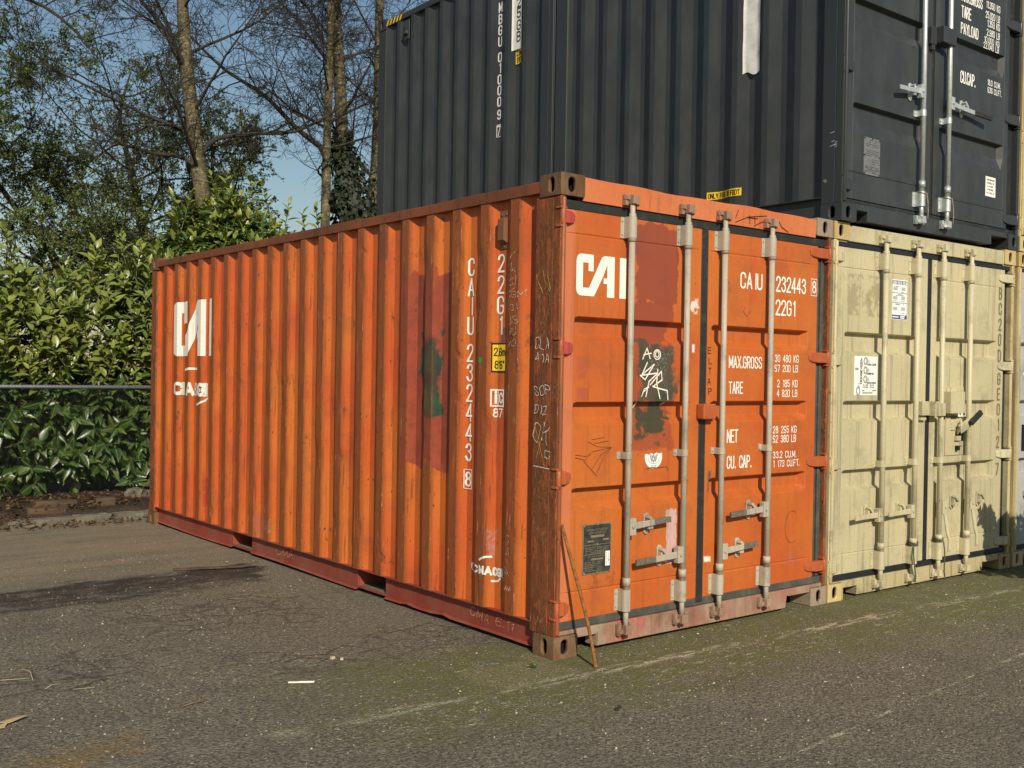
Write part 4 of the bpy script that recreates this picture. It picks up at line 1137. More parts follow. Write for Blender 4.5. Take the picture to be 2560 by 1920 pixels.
# ================================================================== GENERIC BOX CONTAINERS (cream, grey, dark)
def shell(C, W, L, H, mats, prof, bars=True):
    """castings, posts, rails, sides, roof and end of a container; door face at y=0"""
    m_main, m_post, m_cast, m_sill = mats
    for x, sx in ((0, 1), (W, -1)):
        for y, sy in ((0, 1), (L, -1)):
            for z in (0, H-0.118): casting(C, x, y, z, sx, sy, m_cast)
    for x0, x1, left in ((0.003, 0.150, True), (W-0.030, W-0.003, False)):
        mb = MB()
        if left:
            mb.box(0.003, 0.040, 0.002, 0.062, 0.118, H-0.118); mb.box(0.003, 0.014, 0.062, 0.170, 0.118, H-0.118)
            mb.tube([(0.026, 0.000, 0.13), (0.026, 0.000, H-0.13)], 0.014, 10)
        else:
            mb.box(W-0.040, W-0.003, 0.002, 0.062, 0.118, H-0.118); mb.box(W-0.014, W-0.003, 0.062, 0.170, 0.118, H-0.118)
        mb.build('corner_post', m_post, C, bevel=0.005)
    for x0, x1 in ((0.003, 0.12), (W-0.12, W-0.003)):
        mb = MB(); mb.box(x0, x1, L-0.16, L-0.003, 0.118, H-0.118); mb.build('corner_post', m_post, C, bevel=0.006)
    side_panel(C, prof, 0.170, L-0.160, 0.168, H-0.085, m_main)
    side_panel(C, prof, 0.170, L-0.160, 0.168, H-0.085, m_main, W=W)
    for a, b in ((0.002, 0.062), (W-0.062, W-0.002)):
        mb = MB(); mb.box(a, b, 0.166, L-0.166, H-0.092, H-0.028); mb.build('top_side_rail', m_main, C, bevel=0.004)
    for a, b in ((0.040, 0.055), (W-0.055, W-0.040)):
        mb = MB(); mb.box(a, b, 0.166, L-0.166, 0.030, 0.166)
        c, d = (0.006, 0.055) if a < 1 else (W-0.055, W-0.006)
        mb.box(c, d, 0.166, L-0.166, 0.1665, 0.1725); mb.build('bottom_side_rail', m_main, C)
    mb = MB(); mb.box(0.06, W-0.06, 0.10, L-0.10, H-0.045, H-0.038); mb.build('roof_panel', m_main, C)
    mb = MB(); mb.box(0.056, W-0.056, 0.12, L-0.12, 0.150, 0.20)
    for k in range(int(L/0.4)): mb.box(0.06, W-0.06, 0.3+k*0.4, 0.34+k*0.4, 0.045, 0.149)
    mb.build('underframe', m_main, C)
    mb = MB(); mb.box(0.12, W-0.12, L-0.05, L-0.006, 0.03, H-0.03); mb.build('end_panel', m_main, C)

def front_frame(C, W, H, m_head, m_sill, notch=(0.240, 0.345, 2.030, 2.268)):
    mb = MB(); mb.box(0.168, W-0.168, 0.006, 0.07, H-0.122, H-0.012); mb.box(0.042, 0.168, 0.012, 0.07, H-0.132, H-0.1185); mb.box(W-0.168, W-0.042, 0.012, 0.07, H-0.132, H-0.1185)
    mb.build('door_header', m_head, C, bevel=0.005)
    a, b, c, d = notch
    mb = MB()
    mb.prism([(0.042, 0.128), (0.042, 0.121), (0.170, 0.121), (0.170, 0.085), (b, 0.082), (b, 0.016), (c, 0.016), (c, 0.082), (d, 0.085), (d, 0.121), (W-0.042, 0.121), (W-0.042, 0.128)], 1, 0.008, 0.10)
    mb.box(0.176, b-0.004, -0.002, 0.0075, 0.083, 0.091); mb.box(c+0.004, d-0.006, -0.002, 0.0075, 0.083, 0.091)
    mb.build('door_sill', m_sill, C, bevel=0.003)

def cream_container():
    C = empty('shipping_container', (2.465, 0.0, 0), R(-1.4))
    tag(C, 'cream beige twenty foot container on the asphalt with stickers and stencilled code beside its hinge', 'shipping container')
    W, L, H = 2.438, 6.058, 2.591
    rg = random.Random(8)
    prof = make_profile(0.2795, 0.354, 0.430, 0.219, 0.289, 0.006, 0.042)
    shell(C, W, L, H, (M['t_main'], M['t_post'], M['t_cast'], M['t_sill']), prof)
    front_frame(C, W, H, M['t_main'], M['t_sill'])
    yd = 0.018; yr = yd-0.050
    tr = [(1.849, 1.722, 1.698), (1.372, 1.248, 1.224), (0.893, 0.768, 0.744)]
    gasket(C, [(0.041, W-0.041, 0.020, 0.06, 2.428, 2.470)], M['rubberblue'])
    gasket(C, [(0.041, W-0.041, 0.018, 0.06, 0.130, 0.174)], M['rubberblue'])
    gasket(C, [(1.180, 1.238, 0.018, 0.06, 0.1745, 2.4275)], M['rubberblue'])
    gasket(C, [(2.312, 2.336, 0.034, 0.05, 0.176, 2.426), (2.342, 2.396, 0.044, 0.055, 0.176, 2.426)], M['rubber'])
    DL = door_mesh(C, 0.044, 1.1795, 0.176, 2.426, yd, tr, (0.160, 1.095), M['t_main'], seams=(2.287, 0.311), vseam=0.157)
    DR = door_mesh(C, 1.2385, 2.308, 0.176, 2.426, yd, tr, (1.315, 2.192), M['t_main'], seams=(2.280, 0.313))
    DL["label"] = 'left cream door with three stickers'
    DR["label"] = 'right cream door with hanging handles and stencilled letters down its edge'
    for D, x in ((DL, 0.566), (DL, 0.974), (DR, 1.314), (DR, 1.708)):
        locking_bar(D, x, 2.555, 0.020, yr, M['t_bar'], r=0.0195)
        cam(D, x+0.006, 2.515, yr, 0.006, M['t_bar'], True, rg); cam(D, x+0.006, 0.075, yr, 0.008, M['t_bar'], False, rg)
        bracket(D, x, 2.298, 2.412, yr, yd, M['t_bar'], w=0.056, r=0.0285); bracket(D, x, 0.178, 0.304, yr, yd, M['t_bar'], w=0.056, r=0.0285)
        bracket(D, x, 0.902, 0.946, yr, yd, M['t_bar'], w=0.056, r=0.0245)
    keeper(DL, 0.440, 0.520, 0.642, yd, M['t_bar']); keeper(DL, 0.838, 0.520, 0.642, yd, M['t_bar'])
    handle(DL, 0.566, 0.566, 0.235, 0.560, yr, yd, M['t_bar'], None, bend=0.01); handle(DL, 0.974, 0.566, 0.635, 0.560, yr, yd, M['t_bar'], None, bend=0.01)
    keeper(DR, 1.560, 0.535, 0.655, yd, M['t_bar']); keeper(DR, 1.945, 0.535, 0.655, yd, M['t_bar'])
    hanging_handle(DR, 1.314, 0.570, 0.235, yr, yd, M['t_bar']); hanging_handle(DR, 1.708, 0.575, 0.245, yr, yd, M['t_bar'])
    for z in (2.358, 1.648, 0.936, 0.228):
        hinge(DL, 0.026, 0.145, z, yd, M['t_post'], mat2=M['t_main']); hinge(DR, 2.412, 2.215, z, yd, M['t_post'], mat2=M['t_bar'])
    fd0 = lambda u, v, d: (u, yd-0.0022-d, v)
    # moving services sticker
    rr = random.Random(9)
    mb = MB(); mb.box(0.281, 0.555, yd-0.0015, yd-0.0001, 1.410, 1.683, mat=0); k = len(mb.m)
    def rot_text(mb, s, u, v, w, h, bold):      # reads upwards
        text(mb, s, 0, 0, w, h, lambda a, b, d: (u-b, yd-0.0022-d, v+a), bold=bold)
    rot_text(mb, 'HOOGEVEEN', 0.371, 1.492, 0.172, 0.020, 0.12)
    for yy, s in ((1.630, 'VERHUIZERS'), (1.565, 'TRANSPORT'), (1.501, 'BERGINGEN')):
        text(mb, s, 0.430 if s[0] != 'T' else 0.425, yy-0.010, 0.108 if s[0] != 'T' else 0.088, 0.012, fd0, bold=0.11)
    text(mb, 'TEL 0528 - 268 140', 0.385, 1.476, 0.13, 0.009, fd0, bold=0.09); text(mb, 'FAX 0528 - 276 818', 0.385, 1.461, 0.13, 0.009, fd0, bold=0.09)
    smear(mb, 0.383, 0.540, 1.418, 1.450, 2, fd0, 0.0034, rr)
    for i in range(k, len(mb.m)): mb.m[i] = 1
    k = len(mb.m)
    for yy in (1.650, 1.585, 1.522, 1.440):
        cx = 0.412 if yy > 1.5 else 0.330
        ribbon(mb, [(cx+0.019*math.cos(R(a)), yy+(0.022 if yy > 1.5 else 0.028)*math.sin(R(a))) for a in range(0, 361, 18)], 0.006, fd0, 0.0004)
        text(mb, 'POL', cx+0.006 if yy > 1.5 else cx-0.005, yy-0.010, 0.046, 0.020, fd0, bold=0.07) if yy > 1.5 else rot_text(mb, 'POL', 0.345, 1.455, 0.050, 0.018, 0.07)
    mb.box(0.290, 0.330, yd-0.0024, yd-0.0018, 1.585, 1.602)
    for i in range(k, len(mb.m)): mb.m[i] = 2
    mb.build('sticker', [M['stkwhite'], M['ink'], M['stkgrey']], DL)["label"] = 'white sticker with black sideways lettering and grey round logos'
    mb = MB(); mb.box(0.7165, 0.9135, yd-0.0015, yd-0.0001, 1.958, 2.247, mat=0); k = len(mb.m)
    for z0, z1 in ((2.212, 2.240), (2.148, 2.152), (2.078, 2.082), (1.962, 1.992)): mb.box(0.7195, 0.9105, yd-0.0021, yd-0.0016, z0, z1)
    mb.box(0.7195, 0.7225, yd-0.0021, yd-0.0016, 1.9925, 2.2115); mb.box(0.9075, 0.9105, yd-0.0021, yd-0.0016, 1.9925, 2.2115)
    for z0 in (2.200, 2.136, 2.068): smear(mb, 0.765, 0.870, z0-0.006, z0+0.006, 2, fd0, 0.0018, rr)
    for z0 in (2.158, 2.092, 2.006): smear(mb, 0.738, 0.785, z0-0.003, z0+0.003, 1, fd0, 0.0018, rr); smear(mb, 0.835, 0.890, z0-0.003, z0+0.003, 1, fd0, 0.0018, rr)
    for i in range(k, len(mb.m)): mb.m[i] = 1
    k = len(mb.m)
    fw = lambda u, v, d: (u, yd-0.0030-d, v)
    text(mb, 'EXTRA VEILIGE OPSLAG', 0.726, 2.214, 0.178, 0.020, fw, bold=0.09); smear(mb, 0.726, 0.80, 1.970, 1.984, 1, fw, 0.004, rr); smear(mb, 0.828, 0.900, 1.966, 1.988, 2, fw, 0.004, rr)
    for i in range(k, len(mb.m)): mb.m[i] = 0
    k = len(mb.m)
    for z0 in (2.182, 2.115, 2.037):
        for u0, u1 in ((0.735, 0.790), (0.838, 0.888)):
            for q in range(5): mb.box(u0+(u1-u0)*q/5, u0+(u1-u0)*(q+0.65)/5, yd-0.0021, yd-0.0016, z0-0.014+0.002*(q % 2), z0+0.014-0.003*((q+1) % 2))
    for i in range(k, len(mb.m)): mb.m[i] = 2
    mb.build('sticker', [M['stkwhite'], M['stkblue'], M['stkgrey']], DL)["label"] = 'tall white and blue sticker with small drawings'
    mb = MB()
    for ch, zz in zip('BC20DGE0127', (2.185, 2.062, 1.935, 1.812, 1.683, 1.496, 1.372, 1.248, 1.126, 0.985, 0.765)):
        text(mb, ch, 2.228, zz+0.004, 0.036, 0.088, fd0, hw=0.0075, vertical=True, pitch=0)
    mb.build('lettering', M['stencilgrey'], DR)
    # lock box at the centre and the broken open box to its right
    mb = MB()
    mb.box(1.070, 1.172, yd-0.045, yd-0.001, 1.262, 1.366); mb.box(1.174, 1.318, yd-0.085, yd-0.001, 1.258, 1.352)
    mb.box(1.200, 1.250, yd-0.075, yd-0.002, 1.353, 1.366); mb.box(1.080, 1.150, yd-0.03, yd-0.002, 1.225, 1.246)
    mb.tube([(1.27, yd-0.085, 1.300), (1.27, yd-0.0875, 1.300)], 0.018, 16)
    mb.build('lock_box', M['t_main'], DR, bevel=0.006)
    mb = MB()
    mb.box(1.400, 1.600, yd-0.078, yd-0.002, 1.275, 1.440); mb.box(1.470, 1.735, yd-0.006, yd-0.0008, 1.255, 1.475)
    for zz in (1.41, 1.39, 1.33): mb.tube([(1.412, yd-0.078, zz), (1.412, yd-0.081, zz)], 0.006, 8)
    mb.build('cover_box', M['t_main'], DR, bevel=0.005)
    mb = MB(); mb.box(1.618, 1.690, yd-0.0085, yd-0.0063, 1.245, 1.420, mat=0); k = len(mb.m)
    fk = lambda u, v, d: (u, yd-0.0092-d, v)
    smear(mb, 1.640, 1.665, 1.385, 1.408, 4, fk, 0.0018, rr); smear(mb, 1.624, 1.684, 1.300, 1.375, 8, fk, 0.0026, rr)
    mb.add([fk(1.650, 1.285, 0), fk(1.664, 1.285, 0), fk(1.664, 1.270, 0), fk(1.672, 1.270, 0), fk(1.657, 1.252, 0), fk(1.642, 1.270, 0), fk(1.650, 1.270, 0)], [list(range(7))])
    for i in range(k, len(mb.m)): mb.m[i] = 1
    mb.build('sticker', [M['stkwhite'], M['ink']], DR)["label"] = 'small white notice with black print and an arrow'
    mb = MB()
    z0, z1 = 0.950, 1.245
    mb.box(1.452, 1.522, yd-0.010, yd-0.001, 1.145, z1, mat=0)                      # frame with an opening
    mb.box(1.452, 1.740, yd-0.010, yd-0.001, z0, 1.055, mat=0); mb.box(1.452, 1.590, yd-0.010, yd-0.001, 1.055, 1.145, mat=0)
    mb.box(1.716, 1.740, yd-0.010, yd-0.001, 1.055, z1, mat=0); mb.box(1.522, 1.716, yd-0.010, yd-0.001, 1.135, 1.200, mat=0)
    mb.box(1.590, 1.716, yd-0.0022, yd-0.0006, 1.055, 1.135, mat=1)
    mb.box(1.572, 1.640, yd-0.030, yd-0.010, 1.062, 1.098, mat=0)
    mb.obox((1.600, yd-0.024, 1.005), (1, 0, 0), (0, 1, 0), (0, 0, 1), 0.014, 0.014, 0.018, mat=1)
    mb.obox((1.640, yd-0.0115, 1.018), (1, 0, 0), (0, 1, 0), (0, 0, 1), 0.05, 0.001, 0.0025, mat=1)
    mb.build('lock_plate', [M['t_main'], M['blackbox']], DR, bevel=0.003)
    mb = MB()
    mb.obox((1.640, yd-0.055, 1.175), (0.85, -0.25, 0.50), (0.1, 1, 0.2), (-0.5, 0, 0.85), 0.055, 0.006, 0.036, mat=0)
    mb.obox((1.600, yd-0.035, 1.165), (0.5, 0.3, 0.6), (0.6, -0.6, -0.2), (0.2, 0.6, -0.7), 0.045, 0.005, 0.030, mat=0)
    mb.obox((1.725, yd-0.100, 1.240), (0.80, -0.15, 0.62), (0.2, 1, 0), (-0.6, 0.1, 0.8), 0.072, 0.012, 0.020, mat=1)
    mb.build('bent_flap', [M['t_bar'], M['rubber']], DR, bevel=0.002)
    STR = plain('dull green string', (0.10, 0.105, 0.05), 0.9, 0.5, 90)
    for D, x in ((DL, 0.974), (DR, 1.314)):     # string tied round the lower brackets
        mb = MB()
        for t in range(3):
            mb.tube([(x+0.034*math.cos(a), yr+0.034*math.sin(a), 0.315+t*0.009+0.006*math.sin(a*2+t)) for a in [i*PI/6 for i in range(13)]], 0.0035, 5)
        s = 1 if x > 1.2 else -1
        mb.tube([(x+s*0.030, yr-0.025, 0.31), (x+s*0.038, yr-0.03, 0.24), (x+s*0.030, yr-0.035, 0.16), (x+s*0.02, yr-0.04, 0.09), (x+s*0.028, yr-0.04, 0.05)], 0.005, 5)
        mb.build('string', STR, D)
    return C
cream_container()

def dark_container(front):
    W, H = 2.438, 2.896
    if front:
        L = 3.03; C = empty('shipping_container', (2.490, -0.035, 2.597), R(-0.8))
        tag(C, 'dark grey ten foot container stacked on the cream one, its doors facing the yard', 'shipping container')
    else:
        L = 3.09
        t = R(-0.8); o = Vector((2.490, -0.035, 2.597)) + Vector((-math.sin(t)*3.064, math.cos(t)*3.064, 0))
        C = empty('shipping_container', o, t)
        tag(C, 'dark grey ten foot container behind the other dark one, with yellow black hazard stripe', 'shipping container')
    off = 0.31 if front else 0.34
    c = 0.310 if front else 0.347
    prof = make_profile(0.2855 if front else 0.281, c+0.046, c+0.098, c-0.094, c-0.046, 0.006, 0.040)
    shell(C, W, L, H, (M['d_main'], M['d_post'], M['d_post'], M['d_main']), prof)
    # wide flat end plates of the short container
    fs = lambda u, v, d: (prof(-u)-0.0024-d, -u, v)
    yd = 0.020; yr = yd-0.048
    if not front:
        mb = MB(); mb.box(0.12, W-0.12, 0.004, 0.05, 0.03, H-0.03); mb.build('end_panel', M['d_main'], C)
        # number on the side
        mb = MB()
        o = -3.064
        zz = 2.43
        for ch, z in zip('MBGU0100097', (2.435, 2.322, 2.213, 2.103, 1.952, 1.845, 1.737, 1.632, 1.521, 1.396, 1.240)):
            y = 3.927-3.064
            text(mb, ch, -y, z, 0.044, 0.085, fs, hw=0.0075, vertical=True, pitch=0)
            if ch in 'U9': mb.build('lettering', M['tape'], C); mb = MB()
        frameline(mb, -(3.934-3.064), -(3.874-3.064), 1.222, 1.338, 0.003, fs)
        mb.build('lettering', M['tape'], C)
        mb = MB()
        # white tape hanging over the size code and the height sticker
        def ft(u, v, d):
            return (min(prof(-u), 0.030)-0.006-d, -u, v)
        mb.grid(lambda i, j: ft(-(3.697-3.064)+0.155*i/8, 2.0+0.76*j/6, 0), 9, 7)
        mb.build('white_tape', M['tape'], C)
        mb = MB()
        for ch, z in zip('25GB', (2.400, 2.296, 2.185, 2.075)):
            text(mb, ch, -(3.622-3.064), z, 0.050, 0.088, (lambda u, v, d: (ft(u, v, d)[0]-0.002, -u, v)), hw=0.0065, vertical=True, pitch=0)
        mb.build('lettering', M['ink'], C)
        mb = MB(); rectpatch(mb, -(3.660-3.064), -(3.550-3.064), 1.855, 1.998, fs, 0.0, mat=0); rectpatch(mb, -(3.652-3.064), -(3.550-3.064), 1.865, 1.998, fs, 0.0012, mat=1)
        k = len(mb.m); f3 = lambda u, v, d: fs(u, v, d+0.0024)
        text(mb, '2,9m', -(3.642-3.064), 1.945, 0.085, 0.042, f3, bold=0.085); text(mb, "9'6\"", -(3.635-3.064), 1.880, 0.07, 0.045, f3, bold=0.085)
        for i in range(k, len(mb.m)): mb.m[i] = 0
        mb.build('height_sticker', [M['black'], M['yellow']], C)
        # hazard stripes on the top rail end
        mb = MB()
        b0 = L-0.165
        for k in range(5):
            y1 = b0-k*0.068; y0 = y1-0.034
            mb.add([(-0.0006, y1, H-0.090), (-0.0006, y0, H-0.090), (-0.0006, y0-0.034, H-0.030), (-0.0006, y1-0.034, H-0.030)], [(0,1,2,3)])
        mb.build('hazard_stripe', M['yellow'], C)
        mb = MB(); mb.box(-0.004, 0.004, 5.500-3.064, 5.605-3.064, 2.560, 2.768); mb.prism([(-0.004, 2.600), (-0.030, 2.615), (-0.030, 2.64), (-0.004, 2.66)], 1, 2.452, 2.53)
        mb.build('vent', M['d_main'], C, bevel=0.003)
        return C
    front_frame(C, W, H, M['d_main'], M['d_main'], notch=(0.2, 0.315, 2.018, 2.268))
    z1 = H-0.165
    tr = [(2.30, 2.16, 2.07), (1.542, 1.425, 1.352), (0.825, 0.715, 0.620)]
    gasket(C, [(0.041, W-0.041, 0.026, 0.06, 0.129, 0.160)], M['rubber'])
    gasket(C, [(1.118, 1.160, 0.028, 0.06, 0.1605, z1)], M['rubber'])
    gasket(C, [(0.041, W-0.041, 0.026, 0.06, z1+0.0005, z1+0.03)], M['rubber'])
    gasket(C, [(2.270, 2.300, 0.036, 0.05, 0.162, z1), (2.306, 2.396, 0.048, 0.058, 0.162, z1)], M['rubber'])
    DL = door_mesh(C, 0.044, 1.1175, 0.162, z1-0.0005, yd, tr, (0.140, 1.045), M['d_main'], seams=(0.345,), vseam=0.137, dep=0.040)
    DR = door_mesh(C, 1.1605, 2.266, 0.162, z1-0.0005, yd, tr, (1.235, 2.190), M['d_main'], seams=(0.30,), vseam=2.200, dep=0.040)
    DL["label"] = 'left dark grey door with silver data plate'
    DR["label"] = 'right dark grey door with white weight lettering'
    rg = random.Random(2)
    for D, x in ((DL, 0.935), (DR, 1.285)):
        locking_bar(D, x, 2.80, 0.030, yr, M['zinc'], r=0.0185)
        cam(D, x+0.004, 0.092, yr, 0.008, M['zinc'], False, rg); cam(D, x+0.004, 2.80, yr, 0.008, M['zinc'], True, rg)
        bracket(D, x, 0.190, 0.296, yr, yd, M['zinc'], w=0.048, r=0.0265); bracket(D, x, 2.55, 2.66, yr, yd, M['zinc'], w=0.048, r=0.0265)
        bracket(D, x, 0.845, 0.888, yr, yd, M['zinc'], w=0.052, r=0.0235)
        mb = MB()
        mb.tube([(x+0.030*math.cos(a), yr+0.03*math.sin(a), 0.292+0.012*math.sin(a)) for a in [i*PI/5 for i in range(11)]], 0.003, 5)
        mb.tube([(x+0.032, yr-0.02, 0.29), (x+0.043, yr-0.024, 0.23), (x+0.046, yr-0.026, 0.15), (x+0.034, yr-0.03, 0.10)], 0.0045, 5)
        mb.build('string', plain('pale seal wire', (0.30, 0.22, 0.18), 0.8, 0.4, 60), D)
    keeper(DL, 0.822, 0.945, 1.075, yd, M['zinc']); keeper(DR, 1.530, 0.940, 1.072, yd, M['zinc'])
    handle(DL, 0.935, 1.020, 0.600, 0.995, yr, yd, M['zinc'], None, bend=0.012); handle(DR, 1.285, 1.004, 1.852, 0.972, yr, yd, M['zinc'], M['rubber'], bend=0.02)
    for z in (2.50, 1.820, 1.060, 0.250):
        hinge(DL, 0.026, 0.140, z, yd, M['d_post'], h=0.085); hinge(DR, 2.412, 2.215, z-0.012, yd, M['d_post'], h=0.085)
    fd0 = lambda u, v, d: (u, yd-0.0022-d, v)
    mb = MB()
    mb.box(1.060, 1.130, yd-0.030, yd-0.001, 1.405, 1.535); mb.box(1.132, 1.310, yd-0.085, yd-0.001, 1.420, 1.540); mb.box(1.075, 1.115, yd-0.028, yd-0.001, 1.365, 1.404)
    mb.build('lock_box', M['d_main'], DR, bevel=0.004)
    mb = MB(); mb.box(0.273, 0.466, yd-0.003, yd-0.0001, 0.348, 0.606, mat=0); k = len(mb.m)
    rr = random.Random(4); fp = lambda u, v, d: (u, yd-0.0040-d, v)
    smear(mb, 0.300, 0.440, 0.540, 0.595, 4, fp, 0.002, rr); smear(mb, 0.290, 0.450, 0.475, 0.525, 4, fp, 0.0016, rr); smear(mb, 0.370, 0.455, 0.420, 0.465, 3, fp, 0.0016, rr); smear(mb, 0.285, 0.45, 0.358, 0.410, 5, fp, 0.0018, rr)
    for i in range(k, len(mb.m)): mb.m[i] = 1
    for px, pz in ((0.280, 0.598), (0.459, 0.598), (0.370, 0.600), (0.280, 0.355), (0.459, 0.355), (0.278, 0.480), (0.461, 0.480)):
        k = len(mb.m); mb.tube([(px, yd-0.003, pz), (px, yd-0.008, pz)], [0.007, 0.005], 8)
        for i in range(k, len(mb.m)): mb.m[i] = 1
    mb.build('data_plate', [M['platesilver'], M['ink']], DL)
    mb = MB(); mb.box(1.929, 2.084, yd-0.0015, yd-0.0001, 0.392, 0.548, mat=0); k = len(mb.m)
    for i, s in enumerate(('THIS CONTAINER', 'CAPABLE OF', '9-HIGH', 'STACKING', 'AT 9,200 KG')): text(mb, s, 1.945+0.012*(i in (2, 3)), 0.518-i*0.026, 0.118-0.03*(i in (2, 3)), 0.011, fd0, bold=0.1)
    for i in range(k, len(mb.m)): mb.m[i] = 1
    mb.build('sticker', [M['stkwhite'], M['ink']], DR)
    for s, u, v, w, h in (('MAX.GROSS', 1.520, 1.836, 0.300, 0.075), ('11.350 KG', 1.885, 1.866, 0.212, 0.050), ('25.020 LB', 1.880, 1.786, 0.216, 0.050), ('TARE', 1.520, 1.712, 0.132, 0.082), ('1.350 KG', 1.905, 1.722, 0.192, 0.050),
                          ('2.980 LB', 1.902, 1.652, 0.196, 0.048), ('PAYLOAD', 1.516, 1.588, 0.250, 0.076), ('10.000 KG', 1.862, 1.600-0.006, 0.234, 0.042), ('22.040 LB', 1.856, 1.545, 0.234, 0.042),
                          ('CU.CAP.', 1.524, 1.213, 0.210, 0.085), ('18.0 CU.M.', 1.926, 1.266, 0.200, 0.042), ('636 CU.FT.', 1.932, 1.207, 0.212, 0.042)):
        mb = MB(); text(mb, s, u, v, w, h, fd0, bold=0.07); mb.build('lettering', M['tape'], DR)
    # side: hanging white tape, height sticker
    mb = MB()
    def ft(u, v, d): return (min(prof(-u), 0.028)-0.006-d-0.004*math.sin(v*23+u*40)*0.5, -u, v)
    nn = 14
    mb.grid(lambda i, j: ft(-0.886+0.158*i/nn, 1.172+0.012*math.sin(i*0.5)-0.014*(i/nn)+(2.55-1.172)*j/20, 0), nn+1, 21, smooth=True)
    mb.build('white_tape', M['tape'], C)
    mb = MB(); rectpatch(mb, -1.205, -0.880, 0.277, 0.334, fs, 0, mat=0); k = len(mb.m)
    f3 = lambda u, v, d: fs(u, v, d+0.0016)
    text(mb, 'ONLY FOR 10 FOOT', -1.192, 0.288, 0.298, 0.034, f3, bold=0.08, seg=0.015)
    for i in range(k, len(mb.m)): mb.m[i] = 1
    mb.build('warning_sticker', [M['yellow'], M['black']], C)
    # scuffs on the corner post
    mb = MB(); pf = lambda u, v, d: (0.0022-d, -u, v)
    for u, v, l in ((-0.10, 0.60, 0.03), (-0.09, 0.54, 0.02), (-0.085, 0.515, 0.03), (-0.07, 0.512, 0.02), (-0.10, 0.51, 0.025), (-0.065, 0.53, 0.02), (-0.06, 0.50, 0.01), (-0.15, 0.28, 0.02), (-0.14, 0.27, 0.015)):
        ribbon(mb, [(u, v), (u+l, v+0.006)], 0.0024, pf, 0)
    mb.build('scuff_marks', M['stkgreyfill'], C)
    return C
dark_container(True); dark_container(False)

def grey_container():
    C = empty('shipping_container', (4.955, -0.062, 0), R(-1.4))
    tag(C, 'light grey container at the right edge of the picture, beside the cream one', 'shipping container')
    W, L, H = 2.438, 6.058, 2.591
    prof = make_profile(0.2795, 0.354, 0.430, 0.219, 0.289, 0.006, 0.042)
    shell(C, W, L, H, (M['g_main'], M['t_cast'], M['t_cast'], M['g_main']), prof)
    front_frame(C, W, H, M['g_main'], M['g_main'])
    yd = 0.018; yr = yd-0.05
    tr = [(1.849, 1.722, 1.698), (1.372, 1.248, 1.224), (0.893, 0.768, 0.744)]
    gasket(C, [(0.041, W-0.041, 0.020, 0.06, 2.428, 2.470)], M['rubberblue']); gasket(C, [(0.041, W-0.041, 0.018, 0.06, 0.130, 0.174)], M['rubberblue']); gasket(C, [(1.180, 1.238, 0.018, 0.06, 0.1745, 2.4275)], M['rubberblue'])
    rg = random.Random(5)
    DL = door_mesh(C, 0.006, 1.1795, 0.176, 2.426, yd-0.02, tr, (0.060, 1.095), M['g_main'], seams=(2.287, 0.311)); DR = door_mesh(C, 1.2385, 2.39, 0.176, 2.426, yd, tr, (1.315, 2.192), M['g_main'])
    for D, x in ((DL, 0.555), (DL, 0.962), (DR, 1.302), (DR, 1.696)):
        locking_bar(D, x, 2.555, 0.020, yr-0.02, M['g_main'], r=0.0195)
        for z in (2.515, 0.075): cam(D, x+0.006, z, yr-0.02, 0.006, M['g_main'], z > 1, rg)
        bracket(D, x, 2.298, 2.412, yr-0.02, yd-0.02, M['g_main']); bracket(D, x, 0.178, 0.304, yr-0.02, yd-0.02, M['g_main'])
    yd -= 0.02
    fd0 = lambda u, v, d: (u, yd-0.0022-d, v)
    mb = MB(); mb.box(0.075, 0.50, yd-0.0015, yd-0.0001, 1.93, 2.18, mat=0); k = len(mb.m)
    ribbon(mb, [(0.155+0.040*math.cos(R(a)), 2.085+0.055*math.sin(R(a))) for a in range(0, 361, 15)], 0.010, fd0, 0); text(mb, 'TEL', 0.095, 1.962, 0.05, 0.018, fd0, bold=0.11); text(mb, 'CONTAINERS', 0.215, 2.06, 0.25, 0.05, fd0, bold=0.1)
    for i in range(k, len(mb.m)): mb.m[i] = 1
    mb.build('sticker', [M['stkgreyfill'], M['stkblue']], DL)
    mb = MB(); mb.box(0.10, 0.40, yd-0.012, yd-0.0005, 0.955, 1.170, mat=0)
    for k in range(12): mb.box(0.112, 0.388, yd-0.018, yd-0.0125, 0.966+k*0.0165, 0.974+k*0.0165, mat=1)
    mb.build('vent_grille', [M['black'], M['ink']], DL)
    mb = MB(); mb.box(0.14, 0.40, yd-0.06, yd-0.001, 0.575, 0.620); mb.build('handle', M['g_main'], DL, bevel=0.004)
    mb = MB(); mb.add([fd0(0.10, 1.60, 0), fd0(0.30, 1.60, 0), fd0(0.20, 1.44, 0)], [(0, 1, 2)]); mb.build('triangle_decal', M['tape'], DL)
    return C
grey_container()

